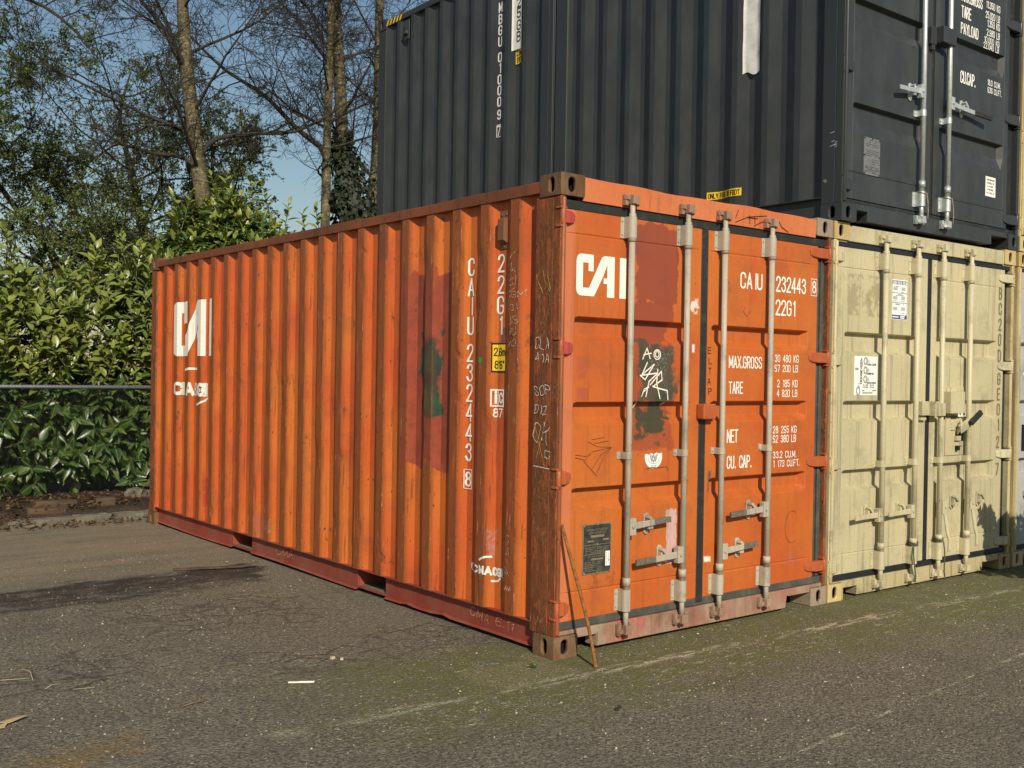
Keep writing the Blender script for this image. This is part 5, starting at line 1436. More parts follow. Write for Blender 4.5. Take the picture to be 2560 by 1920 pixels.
def cream_top():
    C = empty('shipping_container', (4.950, -0.072, 2.597), R(-0.8))
    tag(C, 'rusty cream container stacked above the light grey one at the right edge', 'shipping container')
    W, L, H = 2.438, 6.058, 2.591
    prof = make_profile(0.2795, 0.354, 0.430, 0.219, 0.289, 0.006, 0.042)
    shell(C, W, L, H, (M['t_main'], M['t_cast'], M['t_cast'], M['t_sill']), prof)
    front_frame(C, W, H, M['t_main'], M['t_sill'])
    yd = 0.018
    tr = [(1.849, 1.722, 1.698), (1.372, 1.248, 1.224), (0.893, 0.768, 0.744)]
    gasket(C, [(0.041, W-0.041, 0.020, 0.06, 2.428, 2.470)], M['rubberblue']); gasket(C, [(0.041, W-0.041, 0.018, 0.06, 0.130, 0.174)], M['rubberblue']); gasket(C, [(1.180, 1.238, 0.018, 0.06, 0.1745, 2.4275)], M['rubberblue'])
    DL = door_mesh(C, 0.044, 1.1795, 0.176, 2.426, yd, tr, (0.160, 1.095), M['t_main']); DR = door_mesh(C, 1.2385, 2.39, 0.176, 2.426, yd, tr, (1.315, 2.192), M['t_main'])
    for z in (2.358, 1.648, 0.936, 0.228): hinge(DL, 0.026, 0.145, z, yd, M['t_cast'], mat2=M['t_main'])
    return C
cream_top()

# ================================================================== GROUND
def ground():
    b = NB('worn asphalt')
    x, y, z = b.xyz()
    o = b.obj
    big = b.noise(0.55, 5, 0.6)
    mid = b.noise(3.2, 6, 0.65)
    fine = b.noise(52, 5, 0.8)
    clump = b.noise(17, 5, 0.7)
    col = b.mix(b.sm(big, 0.3, 0.7), (0.245, 0.216, 0.160), (0.292, 0.258, 0.190))
    col = b.mix(b.sm(mid, 0.42, 0.70, 0, 0.85), col, (0.195, 0.172, 0.128))
    col = b.mix(b.sm(fine, 0.35, 0.7, 0, 0.55), col, (0.062, 0.054, 0.041))
    col = b.mix(b.sm(fine, 0.40, 0.56, 0.95, 0.0), col, (0.050, 0.044, 0.033))
    col = b.mix(b.sm(fine, 0.56, 0.68, 0.0, 0.75), col, (0.46, 0.40, 0.285))
    col = b.mix(b.sm(clump, 0.45, 0.68, 0.0, 0.5), col, (0.078, 0.068, 0.052))
    col = b.mix(b.sm(clump, 0.42, 0.28, 0.0, 0.45), col, (0.26, 0.225, 0.155))
    # far, dusty part of the yard
    dustn = b.noise(1.0, 6, 0.7, b.map((0.8, 4.5, 1)))
    far = b.sm(b.m('ADD', y, b.m('MULTIPLY', b.m('SUBTRACT', big, 0.5), 1.6)), 2.9, 4.2)
    col = b.mix(b.m('MULTIPLY', far, b.sm(dustn, 0.34, 0.62, 0.2, 0.95)), col, (0.225, 0.182, 0.120))
    # strip of pale dust beside the container
    st = b.m('MULTIPLY', b.sm(x, -0.95, -0.25), b.sm(y, 0.4, 1.4))
    col = b.mix(b.m('MULTIPLY', st, b.sm(mid, 0.38, 0.62, 0, 0.5)), col, (0.19, 0.155, 0.105))
    # ragged dark patch across the yard
    nz = b.noise(1.6, 6, 0.65, b.map((0.7, 1.6, 1)))
    darkened = b.rect(x, y, -4.5, -0.25, 2.72, 3.42, nz=nz, amp=0.55, soft=0.06)
    darkened = b.m('MULTIPLY', darkened, b.sm(b.m('ADD', b.m('MULTIPLY', b.m('SUBTRACT', y, 3.0), 0.25), b.noise(4.2, 6, 0.75, b.map((0.8, 1.5, 1), (3, 1, 0)))), 0.34, 0.58, 0.15, 0.92))
    col = b.mix(darkened, col, (0.030, 0.027, 0.023))
    # moss along the doors
    mz = b.noise(1.9, 6, 0.7, b.map((0.7, 1.2, 1), (9, 0, 0)))
    v = b.m('ADD', b.m('ADD', y, b.m('MULTIPLY', x, 0.072)), b.m('MULTIPLY', b.m('SUBTRACT', mz, 0.5), 0.7))
    band = b.m('MULTIPLY', b.sm(v, -1.05, -0.45), b.sm(v, 0.62, 0.30))
    band = b.m('MULTIPLY', band, b.sm(b.m('ADD', x, b.m('MULTIPLY', mz, 0.8)), -1.35, -0.3))
    band = b.m('MULTIPLY', band, b.sm(b.noise(7.0, 6, 0.75), 0.32, 0.56))
    col = b.mix(b.m('MULTIPLY', band, 0.86), col, (0.120, 0.122, 0.038))
    # wear lines of pale grit
    def line(a, s, wdt, nseed, th):
        d = b.m('ABSOLUTE', b.m('SUBTRACT', b.m('ADD', y, b.m('MULTIPLY', x, s)), a))
        n = b.noise(1.0, 6, 0.75, b.map((7, 26, 1), (nseed, 0, 0)))
        d = b.m('ADD', d, b.m('MULTIPLY', b.m('SUBTRACT', mid, 0.5), 0.08))
        gap = b.sm(b.noise(1.7, 4, 0.7, b.map((1, 1, 1), (nseed*2, 3, 1))), 0.40, 0.58, 0.12, 1.0)
        return b.m('MULTIPLY', b.m('MULTIPLY', b.sm(d, wdt, wdt*0.4), gap), b.sm(n, th, th+0.07))
    fadeleft = b.sm(x, -2.2, -0.5, 0.25, 1.0)
    grit = b.noise(85, 2, 0.6)
    for a, s, w, sd, th in ((-0.29, 0.058, 0.065, 1.0, 0.47), (-0.50, 0.07, 0.20, 4.0, 0.56), (-1.60, -0.08, 0.011, 8.0, 0.48), (0.10, 0.06, 0.16, 12.0, 0.58)):
        col = b.mix(b.m('MULTIPLY', b.m('MULTIPLY', line(a, s, w, sd, th), fadeleft), b.sm(grit, 0.38, 0.56, 0.25, 0.95)), col, (0.50, 0.46, 0.32))
    sand = b.rect(x, y, -0.55, 0.02, -0.22, 0.12, nz=mid, amp=0.25, soft=0.05)
    col = b.mix(b.m('MULTIPLY', sand, b.sm(grit, 0.44, 0.66, 0.0, 0.55)), col, (0.36, 0.29, 0.15))
    yel = b.rect(x, y, -2.6, -2.2, -0.05, 0.15, nz=mid, amp=0.3, soft=0.08)
    col = b.mix(b.m('MULTIPLY', yel, 0.45), col, (0.24, 0.15, 0.03))
    # alligator cracks
    dv = b.noise(2.4, 3, 0.6, color=True)
    vm = b.t.nodes.new("ShaderNodeVectorMath"); vm.operation = 'MULTIPLY_ADD'
    b.t.links.new(dv, vm.inputs[0]); vm.inputs[1].default_value = (0.18, 0.18, 0.0); b.t.links.new(o, vm.inputs[2])
    flat = b.t.nodes.new("ShaderNodeVectorMath"); flat.operation = 'MULTIPLY'; b.t.links.new(vm.outputs[0], flat.inputs[0]); flat.inputs[1].default_value = (1, 1, 0)
    cr = b.voro(5.2, 'DISTANCE_TO_EDGE', flat.outputs[0])
    crw = b.noise(6.0, 4, 0.7)
    cm = b.sm(b.m('ADD', cr, b.m('MULTIPLY', b.m('SUBTRACT', crw, 0.5), 0.12)), 0.13, 0.0)
    zone = b.m('MULTIPLY', b.sm(b.noise(0.75, 3, 0.5, b.map((1, 1, 1), (2.2, 5.1, 0))), 0.44, 0.56), b.m('MULTIPLY', b.sm(y, 0.2, 0.9), b.sm(y, 2.8, 2.2)))
    cm = b.m('MULTIPLY', b.m('MULTIPLY', cm, zone), b.sm(clump, 0.30, 0.58, 0.15, 1.0))
    col = b.mix(b.m('MULTIPLY', cm, 0.45), col, (0.034, 0.026, 0.021))
    # stone chips in the asphalt
    vs = b.map((1, 1, 0.0))
    sd = b.voro(80, 'F1', vs); sc = b.voro(80, 'F1', vs, out="Color")
    sep = b.t.nodes.new("ShaderNodeSeparateColor"); b.t.links.new(sc, sep.inputs[0])
    spk = b.sm(b.noise(2.6, 6, 0.72, b.map((1, 1, 1), (4, 4, 0))), 0.36, 0.62, 0.15, 1.0)
    pick = b.m('MULTIPLY', b.sm(sep.outputs[0], 0.60, 0.72), b.sm(sd, 0.55, 0.25))
    tone = b.mix(sep.outputs[1], (0.17, 0.145, 0.10), (0.40, 0.355, 0.25))
    col = b.mix(b.m('MULTIPLY', b.m('MULTIPLY', pick, spk), b.m('SUBTRACT', 1.0, b.m('MULTIPLY', darkened, 0.75))), col, tone)
    sd2 = b.voro(36, 'F1', vs); sc2 = b.voro(36, 'F1', vs, out="Color")
    sep2 = b.t.nodes.new("ShaderNodeSeparateColor"); b.t.links.new(sc2, sep2.inputs[0])
    pick2 = b.m('MULTIPLY', b.sm(sep2.outputs[0], 0.90, 0.93), b.sm(sd2, 0.36, 0.16))
    col = b.mix(b.m('MULTIPLY', b.m('MULTIPLY', pick2, spk), b.m('SUBTRACT', 0.9, b.m('MULTIPLY', darkened, 0.6))), col, (0.50, 0.45, 0.32))
    h = b.m('ADD', b.m('MULTIPLY', fine, 0.5), b.m('MULTIPLY', b.m('SUBTRACT', 1.0, sd), 0.45))
    h = b.m('ADD', h, b.m('MULTIPLY', mid, 0.7))
    h = b.m('SUBTRACT', h, b.m('MULTIPLY', cm, 0.9))
    b.bump(h, 0.75, 0.012)
    rg = b.m('SUBTRACT', 0.92, b.m('MULTIPLY', darkened, 0.25))
    mat = b.fin(col, rg, 0.0, 0.25)
    mb = MB()
    mb.grid(lambda i, j: (-70+140*i/40, -70+140*j/40, 0.0), 41, 41)
    g = mb.build('ground', mat); g['kind'] = 'structure'
ground()

def grit_stones():
    from mathutils import noise as mn
    rg = np.random.default_rng(21)
    k = 15000
    d = rg.uniform(0, 1, k)**0.8*7.0+2.0                      # denser near the viewer's side of the yard
    a = rg.uniform(-0.62, 0.62, k)+0.677
    x = -3.65+d*np.sin(a); y = -4.16+d*np.cos(a)
    den = np.array([mn.fractal(Vector((px*0.9, py*0.9, 1.3)), 1.0, 2.0, 4) for px, py in zip(x, y)])
    keep = (den+rg.normal(0, 0.25, k) > 0.0) & ~((x > -0.04) & (y > -0.03)) & (y < 6.2)
    x = x[keep]; y = y[keep]; k = len(x)
    r = np.clip(rg.lognormal(-5.65, 0.42, k), 0.0018, 0.0085)
    T = np.array([(1, 0, 0), (0, 1, 0), (-1, 0, 0), (0, -1, 0), (0, 0, 0.75), (0, 0, -0.4)], float)
    F = np.array([(0, 1, 4), (1, 2, 4), (2, 3, 4), (3, 0, 4), (1, 0, 5), (2, 1, 5), (3, 2, 5), (0, 3, 5)])
    ang = rg.uniform(0, 6.28, k); c, s = np.cos(ang), np.sin(ang)
    J = T[None]+rg.normal(0, 0.22, (k, 6, 3))
    X = (J[..., 0]*c[:, None]-J[..., 1]*s[:, None])*r[:, None]*rg.uniform(0.8, 1.6, k)[:, None]+x[:, None]
    Y = (J[..., 0]*s[:, None]+J[..., 1]*c[:, None])*r[:, None]+y[:, None]
    Z = J[..., 2]*r[:, None]+0.0008
    V = np.stack([X, Y, Z], -1).reshape(-1, 3)
    b = NB('grit'); t = b.attr('tint')
    col = b.mix(b.sm(t, 0.0, 0.55), (0.10, 0.088, 0.066), (0.24, 0.205, 0.145)); col = b.mix(b.sm(t, 0.7, 1.0), col, (0.52, 0.47, 0.34))
    mat = b.fin(col, 0.9, 0, 0.2)
    o = np_mesh('grit', V, (F[None]+(np.arange(k)*6)[:, None, None]).reshape(-1, 3), mat, None, {'tint': np.repeat(rg.uniform(0, 1, k), 6)})
    tag(o, 'fine pale grit lying loose all over the asphalt yard', 'grit', kind='stuff')

def soil():
    b = NB('soil with litter')
    n = b.noise(6, 6, 0.7); n2 = b.noise(38, 5, 0.7)
    col = b.mix(b.sm(n, 0.35, 0.65), (0.052, 0.037, 0.024), (0.090, 0.066, 0.043))
    col = b.mix(b.sm(n2, 0.45, 0.65), col, (0.045, 0.031, 0.020))
    b.bump(b.m('ADD', n2, n), 0.9, 0.03)
    mat = b.fin(col, 0.95, 0, 0.15)
    rg = random.Random(4)
    from mathutils import noise as mn
    mb = MB()
    nx, ny = 120, 26
    def P(i, j):
        x = -9+24*i/(nx-1); y = 6.52+8*(j/(ny-1))**1.7-0.02*x
        e = min(1, (j/3.0))
        z = 0.012+e*(0.075+0.05*mn.noise(Vector((x*1.7, y*1.7, 0)))+0.03*mn.noise(Vector((x*6, y*6, 3))))
        if j == 0: z = -0.02; y += 0.06*mn.noise(Vector((x*2.1, 0, 5)))
        return (x, y, z)
    mb.grid(P, nx, ny, smooth=True)
    s = mb.build('soil', mat); s['kind'] = 'structure'
soil()

def rough_block(name, L, W, H, mat, seed, jag=0.012, n=(14, 5, 4)):
    """irregular stone or timber block, resting on z=0 and centred on its base"""
    from mathutils import noise as mn
    bm = bmesh.new()
    bmesh.ops.create_cube(bm, size=1.0)
    bmesh.ops.subdivide_edges(bm, edges=bm.edges, cuts=5, use_grid_fill=True)
    for v in bm.verts:
        p = v.co.copy()
        q = Vector((p.x*L, p.y*W, (p.z+0.5)*H))
        r = Vector((seed*3.1, seed, 0))
        q.x += jag*2.0*mn.noise(Vector((q.y*9, q.z*9, p.x*2))+r)*(abs(p.x) > 0.49)
        q.y += jag*mn.noise(q*11+r); q.z += jag*0.8*mn.noise(q*13+r+Vector((7, 0, 0)))*(p.z > -0.4)
        v.co = q
    me = bpy.data.meshes.new(name); bm.to_mesh(me); bm.free()
    me.materials.append(mat)
    o = bpy.data.objects.new(name, me)
    md = o.modifiers.new("bevel", 'BEVEL'); md.width = 0.006; md.segments = 2; md.limit_method = 'ANGLE'; md.angle_limit = R(50)
    return link(o)

KERB = plain('old concrete kerb', (0.17, 0.15, 0.118), 0.9, 0.3, 9, bump=0.6, c2=(0.085, 0.072, 0.052))
kl = ['broken concrete kerb stone with jagged ends, leftmost by the leaf litter', 'long concrete kerb stone in the middle of the row by the planks', 'short concrete kerb stone next to the orange container corner']
for i, (xa, xb, yy) in enumerate(((-1.20, -0.62, 6.43), (-0.60, -0.24, 6.46), (-0.22, 0.36, 6.47))):
    o = rough_block('kerb_stone', xb-xa-0.012, 0.13, 0.085, KERB, i+1, 0.022)
    o.location = ((xa+xb)/2, yy, -0.025); o.rotation_euler = (R(2), 0, R((2, -1.5, 1.0)[i]))
    tag(o, kl[i], 'kerb stone', 'kerb stones along the soil bed')
b_ = NB('weathered wood')
wn1 = b_.noise(1.0, 6, 0.7, b_.map((3, 40, 40)))
WOOD = b_.fin(b_.mix(b_.sm(wn1, 0.35, 0.65), (0.115, 0.080, 0.050), (0.055, 0.038, 0.025)), 0.9, 0, 0.2)
for (x, y, z, rz, L, Wd, H, lab) in ((-0.78, 6.72, 0.055, R(-3), 0.36, 0.13, 0.075, 'weathered timber offcut nearest the kerb in front of the hedge'),
                                 (-0.62, 7.02, 0.075, R(4), 0.40, 0.14, 0.085, 'weathered timber offcut lying behind the other one on the soil'),
                                 (-0.13, 6.98, 0.070, R(-8), 0.19, 0.15, 0.095, 'short dark timber block alone on the soil near the container')):
    o = rough_block('timber_offcut', L, Wd, H, WOOD, x*7, 0.006)
    o.location = (x, y, z); o.rotation_euler = (0, R(2), rz); tag(o, lab, 'timber', 'timber offcuts on the soil')
o = rough_block('stone', 0.20, 0.16, 0.13, KERB, 9.4, 0.05); o.location = (0.33, 7.35, 0.06); o.rotation_euler = (0.2, 0.25, 0.6)
tag(o, 'pale rough stone lying on the soil beside the hedge', 'stone')

# ------------------------------------------------------------------ small things on the asphalt
def rebar():
    b = NB('rusty reinforcing steel')
    n = b.noise(40, 5, 0.7); n2 = b.noise(160, 3, 0.6)
    col = b.mix(b.sm(n, 0.35, 0.68), (0.30, 0.125, 0.035), (0.115, 0.050, 0.020)); col = b.mix(b.sm(n2, 0.55, 0.75, 0, 0.6), col, (0.40, 0.22, 0.08))
    b.bump(n2, 0.5, 0.003); mat = b.fin(col, 0.85, 0, 0.3)
    p0 = Vector((0.088, -0.236, 0.004)); p1 = Vector((0.034, -0.012, 0.724))
    mb = MB(); pts = []; rad = []
    n = 132
    for i in range(n+1):
        t = i/n
        p = p0.lerp(p1, t)+Vector((0.010, -0.006, 0))*math.sin(t*PI)+Vector((0.004, 0, 0))*math.sin(t*2*PI)
        pts.append(p); rad.append(0.0088+(0.0016 if i % 2 else -0.0002))
    mb.tube(pts, rad, 10, smooth=False)
    o = mb.build('steel_bar', mat); tag(o, 'rusty ribbed steel bar leaning against the orange container', 'steel bar')
rebar()

def thin(name, pts, rad, mat, label, cat, group=None, n=6):
    mb = MB(); mb.tube(pts, rad, n); o = mb.build(name, mat); tag(o, label, cat, group); return o
TWIG = plain('dry twig', (0.19, 0.135, 0.075), 0.9, 0.4, 40)
STRAW = plain('dry straw', (0.46, 0.38, 0.22), 0.9, 0.3, 40)
mb = MB(); mb.obox((-1.266, 0.405, 0.006), (0.81, -0.585, 0.02), (0.585, 0.81, 0), (0, 0, 1), 0.062, 0.0065, 0.003)
mb.obox((-1.245, 0.390, 0.0095), (0.81, -0.585, 0.02), (0.585, 0.81, 0), (0, 0, 1), 0.040, 0.0025, 0.0012)
tag(mb.build('plastic_strip', plain('white plastic', (0.80, 0.77, 0.68), 0.5, 0.08), bevel=0.0015), 'thin white plastic strip lying alone on the asphalt', 'plastic strip')
mb = MB(); pts = [(-0.72, 3.50, 0.012), (-0.55, 3.42, 0.018), (-0.40, 3.37, 0.016), (-0.27, 3.30, 0.022), (-0.15, 3.27, 0.045)]
for a, c in zip(pts, pts[1:]):
    a = Vector(a); c = Vector(c); d = c-a; mb.obox((a+c)/2, d, Vector((-d.y, d.x, 0)), (0, 0, 1), d.length/2+0.003, 0.014, 0.006)
tag(mb.build('wooden_lath', WOOD), 'dark thin wooden lath lying on the dark patch of the yard', 'wooden lath')
CARD = plain('weathered cardboard', (0.42, 0.31, 0.17), 0.9, 0.25, 20, bump=0.3)
for pts, z, lab in (([(-2.575, 0.600), (-2.535, 0.575), (-2.462, 0.600), (-2.480, 0.645)], 0.014, 'torn brown cardboard scrap near the lower left corner'),
                    ([(-2.63, 0.560), (-2.56, 0.548), (-2.545, 0.568), (-2.62, 0.585)], 0.006, 'flat narrow cardboard scrap half outside the left edge')):
    mb = MB(); m_ = len(pts)
    vs = [(p[0], p[1], z+0.010*(i == 2)) for i, p in enumerate(pts)]+[(p[0], p[1], z-0.004+0.010*(i == 2)) for i, p in enumerate(pts)]
    mb.add(vs, [list(range(m_)), list(range(m_, 2*m_))]+[(i, (i+1) % m_, m_+(i+1) % m_, m_+i) for i in range(m_)])
    tag(mb.build('cardboard_scrap', CARD), lab, 'cardboard', 'cardboard scraps on the asphalt')
tw = [([(-2.33, 1.36, 0.004), (-2.30, 1.31, 0.03), (-2.285, 1.25, 0.028), (-2.29, 1.18, 0.004)], 0.0017, STRAW, 'curved pale straw arching off the asphalt at the left edge'),
      ([(-2.47, 1.28, 0.006), (-2.38, 1.235, 0.010), (-2.30, 1.215, 0.006)], 0.0017, STRAW, 'straight pale straw beside the arching one'),
      ([(-2.28, 1.00, 0.005), (-2.24, 1.04, 0.009), (-2.20, 1.04, 0.004)], 0.0019, STRAW, 'short bent straw among the cracks at left'),
      ([(-2.18, 0.92, 0.005), (-2.09, 0.885, 0.007)], 0.0015, STRAW, 'short straight straw lying among the cracks at left'),
      ([(-1.87, 0.38, 0.005), (-1.80, 0.395, 0.008), (-1.75, 0.40, 0.004)], 0.0026, TWIG, 'brown twig on the asphalt below the cracks'),
      ([(-0.80, 2.35, 0.005), (-0.76, 2.30, 0.012), (-0.70, 2.27, 0.005)], 0.003, TWIG, 'small dark twig lying between dark patch and container')]
for pts, r, m_, lab in tw: thin('twig' if m_ is TWIG else 'straw', pts, r, m_, lab, 'twig' if m_ is TWIG else 'straw', n=5)
for i, (x, y, s, lab) in enumerate(((-0.93, 0.700, 0.013, 'pale crumb of mortar lying left of its neighbour on the asphalt'), (-0.90, 0.655, 0.011, 'pale crumb of mortar lying right of its neighbour on the asphalt'))):
    o = rough_block('pebble', s*1.8, s*1.4, s, plain('pale mortar', (0.55, 0.46, 0.32), 0.9, 0.2, 50), 3+i, 0.006); o.location = (x, y, 0.0); o.rotation_euler = (0, 0, i*0.8); tag(o, lab, 'pebble', 'mortar crumbs')
mb = MB(); mb.obox((-0.305, -0.800, 0.012), (0.9, 0.3, 0.25), (-0.3, 0.9, 0), (-0.2, 0, 1), 0.018, 0.009, 0.003)
tag(mb.build('bark_chip', plain('dark bark', (0.035, 0.028, 0.022), 0.9, 0.3, 60), bevel=0.002), 'small dark chip of bark on the asphalt in front of the doors', 'bark chip')

# ================================================================== PLANTS
def np_mesh(name, V, F, mat, parent=None, attrs=None, smooth=False):
    """V (n,3) float array, F (m,k) int array (k = 3 or 4)"""
    me = bpy.data.meshes.new(name)
    V = np.asarray(V, dtype=np.float32)
    if not isinstance(F, (list, tuple)): F = [F]
    nl = sum(f.size for f in F); nf = sum(len(f) for f in F)
    me.vertices.add(len(V)); me.vertices.foreach_set("co", V.ravel())
    me.loops.add(nl); me.loops.foreach_set("vertex_index", np.concatenate([f.ravel() for f in F]).astype(np.int32))
    me.polygons.add(nf)
    tot = np.concatenate([np.full(len(f), f.shape[1], np.int32) for f in F])
    st = np.concatenate([[0], np.cumsum(tot)[:-1]]).astype(np.int32)
    me.polygons.foreach_set("loop_start", st); me.polygons.foreach_set("loop_total", tot)
    if smooth: me.polygons.foreach_set("use_smooth", np.ones(nf, bool))
    me.materials.append(mat)
    me.update(calc_edges=True); me.validate()
    for k, a in (attrs or {}).items():
        at = me.attributes.new(k, 'FLOAT', 'POINT'); at.data.foreach_set("value", np.asarray(a, np.float32))
    o = bpy.data.objects.new(name, me)
    return link(o, parent)

def leaf_template(n_st=4, fold=0.22, droop=0.25):
    """leaf along +y from 0 to 1, half width 0.5 at the middle; returns verts, faces (tris, quads)"""
    vs = [(0, 0, 0)]
    ws = {4: (0.62, 0.98, 0.80, 0.40), 3: (0.75, 1.0, 0.55), 2: (0.95, 0.75)}[n_st]
    for i in range(n_st):
        t = (i+1)/(n_st+1)
        w = 0.5*ws[i]; z = -droop*t*t
        vs += [(-w, t, z+fold*w), (0, t, z), (w, t, z+fold*w)]
    vs.append((0, 1, -droop))
    tip = len(vs)-1
    tris = [(0, 2, 1), (0, 3, 2), (tip, 3*n_st-2, 3*n_st-1), (tip, 3*n_st-1, 3*n_st)]
    quads = []
    for i in range(n_st-1):
        a = 1+3*i
        quads += [(a, a+1, a+4, a+3), (a+1, a+2, a+5, a+4)]
    return np.array(vs, float), np.array(tris), np.array(quads) if quads else np.zeros((0, 4), int)

def norm(a): return a/np.maximum(np.linalg.norm(a, axis=-1, keepdims=True), 1e-9)

def leaves(name, P, D, Nn, Ln, Wd, mat, parent=None, tint=None, young=None, template=None, smooth=True):
    """one mesh of leaves: base points P, directions D, face normals Nn, lengths and widths"""
    T, tr, qu = template
    D = norm(D); Sx = norm(np.cross(D, Nn)); Z = norm(np.cross(Sx, D))
    k = len(P); m = len(T)
    V = P[:, None, :]+(T[None, :, 0, None]*Wd[:, None, None])*Sx[:, None, :]+(T[None, :, 1, None]*Ln[:, None, None])*D[:, None, :]+(T[None, :, 2, None]*Ln[:, None, None])*Z[:, None, :]
    off = (np.arange(k)*m)[:, None, None]
    F = []
    if len(tr): F.append((tr[None]+off).reshape(-1, 3))
    if len(qu): F.append((qu[None]+off).reshape(-1, 4))
    at = {"tint": np.repeat(tint if tint is not None else np.random.rand(k), m)}
    if young is not None: at["young"] = np.repeat(young, m)
    at["mid"] = np.tile(np.abs(T[:, 0])*2, k)
    return np_mesh(name, V.reshape(-1, 3), F, mat, parent, at, smooth)

def leaf_mat(name, dark, light, young=None, rough=0.35, trans=0.25, spec=0.5, vein=0.0):
    b = NB(name)
    t = b.attr("tint")
    col = b.mix(t, dark, light)
    if young: col = b.mix(b.attr("young"), col, b.mix(t, tuple(0.78*c for c in young), young))
    if vein: col = b.mix(b.m('MULTIPLY', b.sm(b.attr("mid"), 0.16, 0.04), vein), col, (0.24, 0.28, 0.10))
    n = b.noise(30, 3, 0.6); b.bump(n, 0.10, 0.006)
    col = b.mix(b.sm(n, 0.5, 0.8, 0, 0.3), col, tuple(c*0.6 for c in dark))
    b.fin(col, rough, 0, spec)
    tl = b.t.nodes.new("ShaderNodeBsdfTranslucent"); b.put(tl.inputs[0], b.mix(0.35, col, (0.30, 0.34, 0.02)))
    mx = b.t.nodes.new("ShaderNodeMixShader"); mx.inputs[0].default_value = trans
    b.t.links.new(b.p.outputs[0], mx.inputs[1]); b.t.links.new(tl.outputs[0], mx.inputs[2]); b.t.links.new(mx.outputs[0], b.out.inputs[0])
    return b.mat

LAUREL = leaf_mat('laurel leaf', (0.016, 0.046, 0.009), (0.042, 0.094, 0.017), young=(0.240, 0.285, 0.055), rough=0.34, trans=0.16, vein=0.55)
SMALLLEAF = leaf_mat('small spring leaf', (0.075, 0.105, 0.024), (0.160, 0.205, 0.050), rough=0.55, trans=0.3)
IVYLEAF = leaf_mat('ivy leaf', (0.010, 0.017, 0.006), (0.026, 0.036, 0.012), rough=0.65, trans=0.1)
DEADLEAF = leaf_mat('dead leaf', (0.050, 0.030, 0.016), (0.15, 0.095, 0.05), rough=0.85, trans=0.1, spec=0.2)

class Twigs:
    """collects tapered polylines and turns them into one tube mesh"""
    def __init__(self): self.v = []; self.f = []; self.n = 0
    def add(self, pts, rad, k=3):
        pts = np.asarray(pts, float); m = len(pts)
        t = np.gradient(pts, axis=0); t = norm(t)
        a = np.where(np.abs(t[:, 2:3]) < 0.85, np.array([[0, 0, 1.0]]), np.array([[1.0, 0, 0]]))
        e1 = norm(np.cross(t, a)); e2 = np.cross(t, e1)
        ang = np.arange(k)*2*np.pi/k
        ring = np.cos(ang)[None, :, None]*e1[:, None, :]+np.sin(ang)[None, :, None]*e2[:, None, :]
        V = pts[:, None, :]+ring*np.asarray(rad)[:, None, None]
        self.v.append(V.reshape(-1, 3))
        i = np.arange(m-1)[:, None]*k; j = np.arange(k)[None, :]; j2 = (j+1) % k
        q = np.stack([i+j, i+j2, i+k+j2, i+k+j], -1).reshape(-1, 4)+self.n
        self.f.append(q); self.n += m*k
    def build(self, name, mat, parent=None):
        return np_mesh(name, np.concatenate(self.v), np.concatenate(self.f), mat, parent, smooth=True)

def grow(tw, rg, p, d, L, r, lev, spec, tips):
    """spec: list per level of dict(n, ang, ratio, wig, up, seg)"""
    s = spec[lev]
    ns = s['seg']; pts = [np.array(p)]; d = np.array(d)/np.linalg.norm(d); dirs = [d]
    for i in range(ns):
        d = d+rg.normal(0, s['wig'], 3)+np.array([0, 0, s['up']])
        d = d/np.linalg.norm(d); dirs.append(d)
        pts.append(pts[-1]+d*L/ns)
    re = r*s.get('taper', 0.35)
    rad = r+(re-r)*np.linspace(0, 1, ns+1)
    tw.add(pts, np.maximum(rad, s.get('rmin', 0.0028)), s.get('k', 3))
    if lev == len(spec)-1:
        tips.append((np.array(pts), np.array(dirs))); return
    n = max(1, int(round(s['n']*rg.uniform(0.8, 1.2))))
    for c in range(n):
        t = rg.uniform(s.get('t0', 0.2), 1.0) if c else 1.0
        x = t*ns; i = min(int(x), ns-1); q = pts[i]+(pts[i+1]-pts[i])*(x-i)
        dd = dirs[min(i+1, ns)]
        a = rg.normal(0, 1, 3); a = a-dd*a.dot(dd); a /= np.linalg.norm(a)
        an = math.radians(rg.uniform(*s['ang']))
        nd = dd*math.cos(an)+a*math.sin(an)
        rr = (r+(re-r)*t)
        grow(tw, rg, q, nd, L*s['ratio']*rg.uniform(0.6, 1.25)*(1.15-0.45*t), rr*s.get('rr', 0.55), lev+1, spec, tips)

def bark(name, c1, c2, fleck=None, scale=9):
    b = NB(name)
    n = b.noise(1.0, 5, 0.65, b.map((scale, scale, scale*0.35)))
    col = b.mix(b.sm(n, 0.38, 0.62), c1, c2)
    if fleck:
        f = b.noise(1.0, 4, 0.7, b.map((14, 14, 34)))
        col = b.mix(b.sm(f, 0.54, 0.66), col, fleck)
    b.bump(n, 0.6, 0.02)
    return b.fin(col, 0.9, 0, 0.2)
BIRCH = bark('birch bark with moss', (0.135, 0.112, 0.066), (0.062, 0.055, 0.026), fleck=(0.27, 0.235, 0.16))
BARK = bark('dark bark', (0.085, 0.070, 0.045), (0.045, 0.038, 0.025))
TWIGM = plain('dark twigs', (0.042, 0.036, 0.026), 0.9, 0.4, 20)

def smooth_line(P, n):
    P = np.asarray(P, float); m = len(P)
    t = np.linspace(0, m-1, n); out = []
    for x in t:
        i = min(int(x), m-2); f = x-i
        p0, p1, p2, p3 = P[max(i-1, 0)], P[i], P[i+1], P[min(i+2, m-1)]
        out.append(0.5*((2*p1)+(-p0+p2)*f+(2*p0-5*p1+4*p2-p3)*f*f+(-p0+3*p1-3*p2+p3)*f**3))
    return np.array(out)

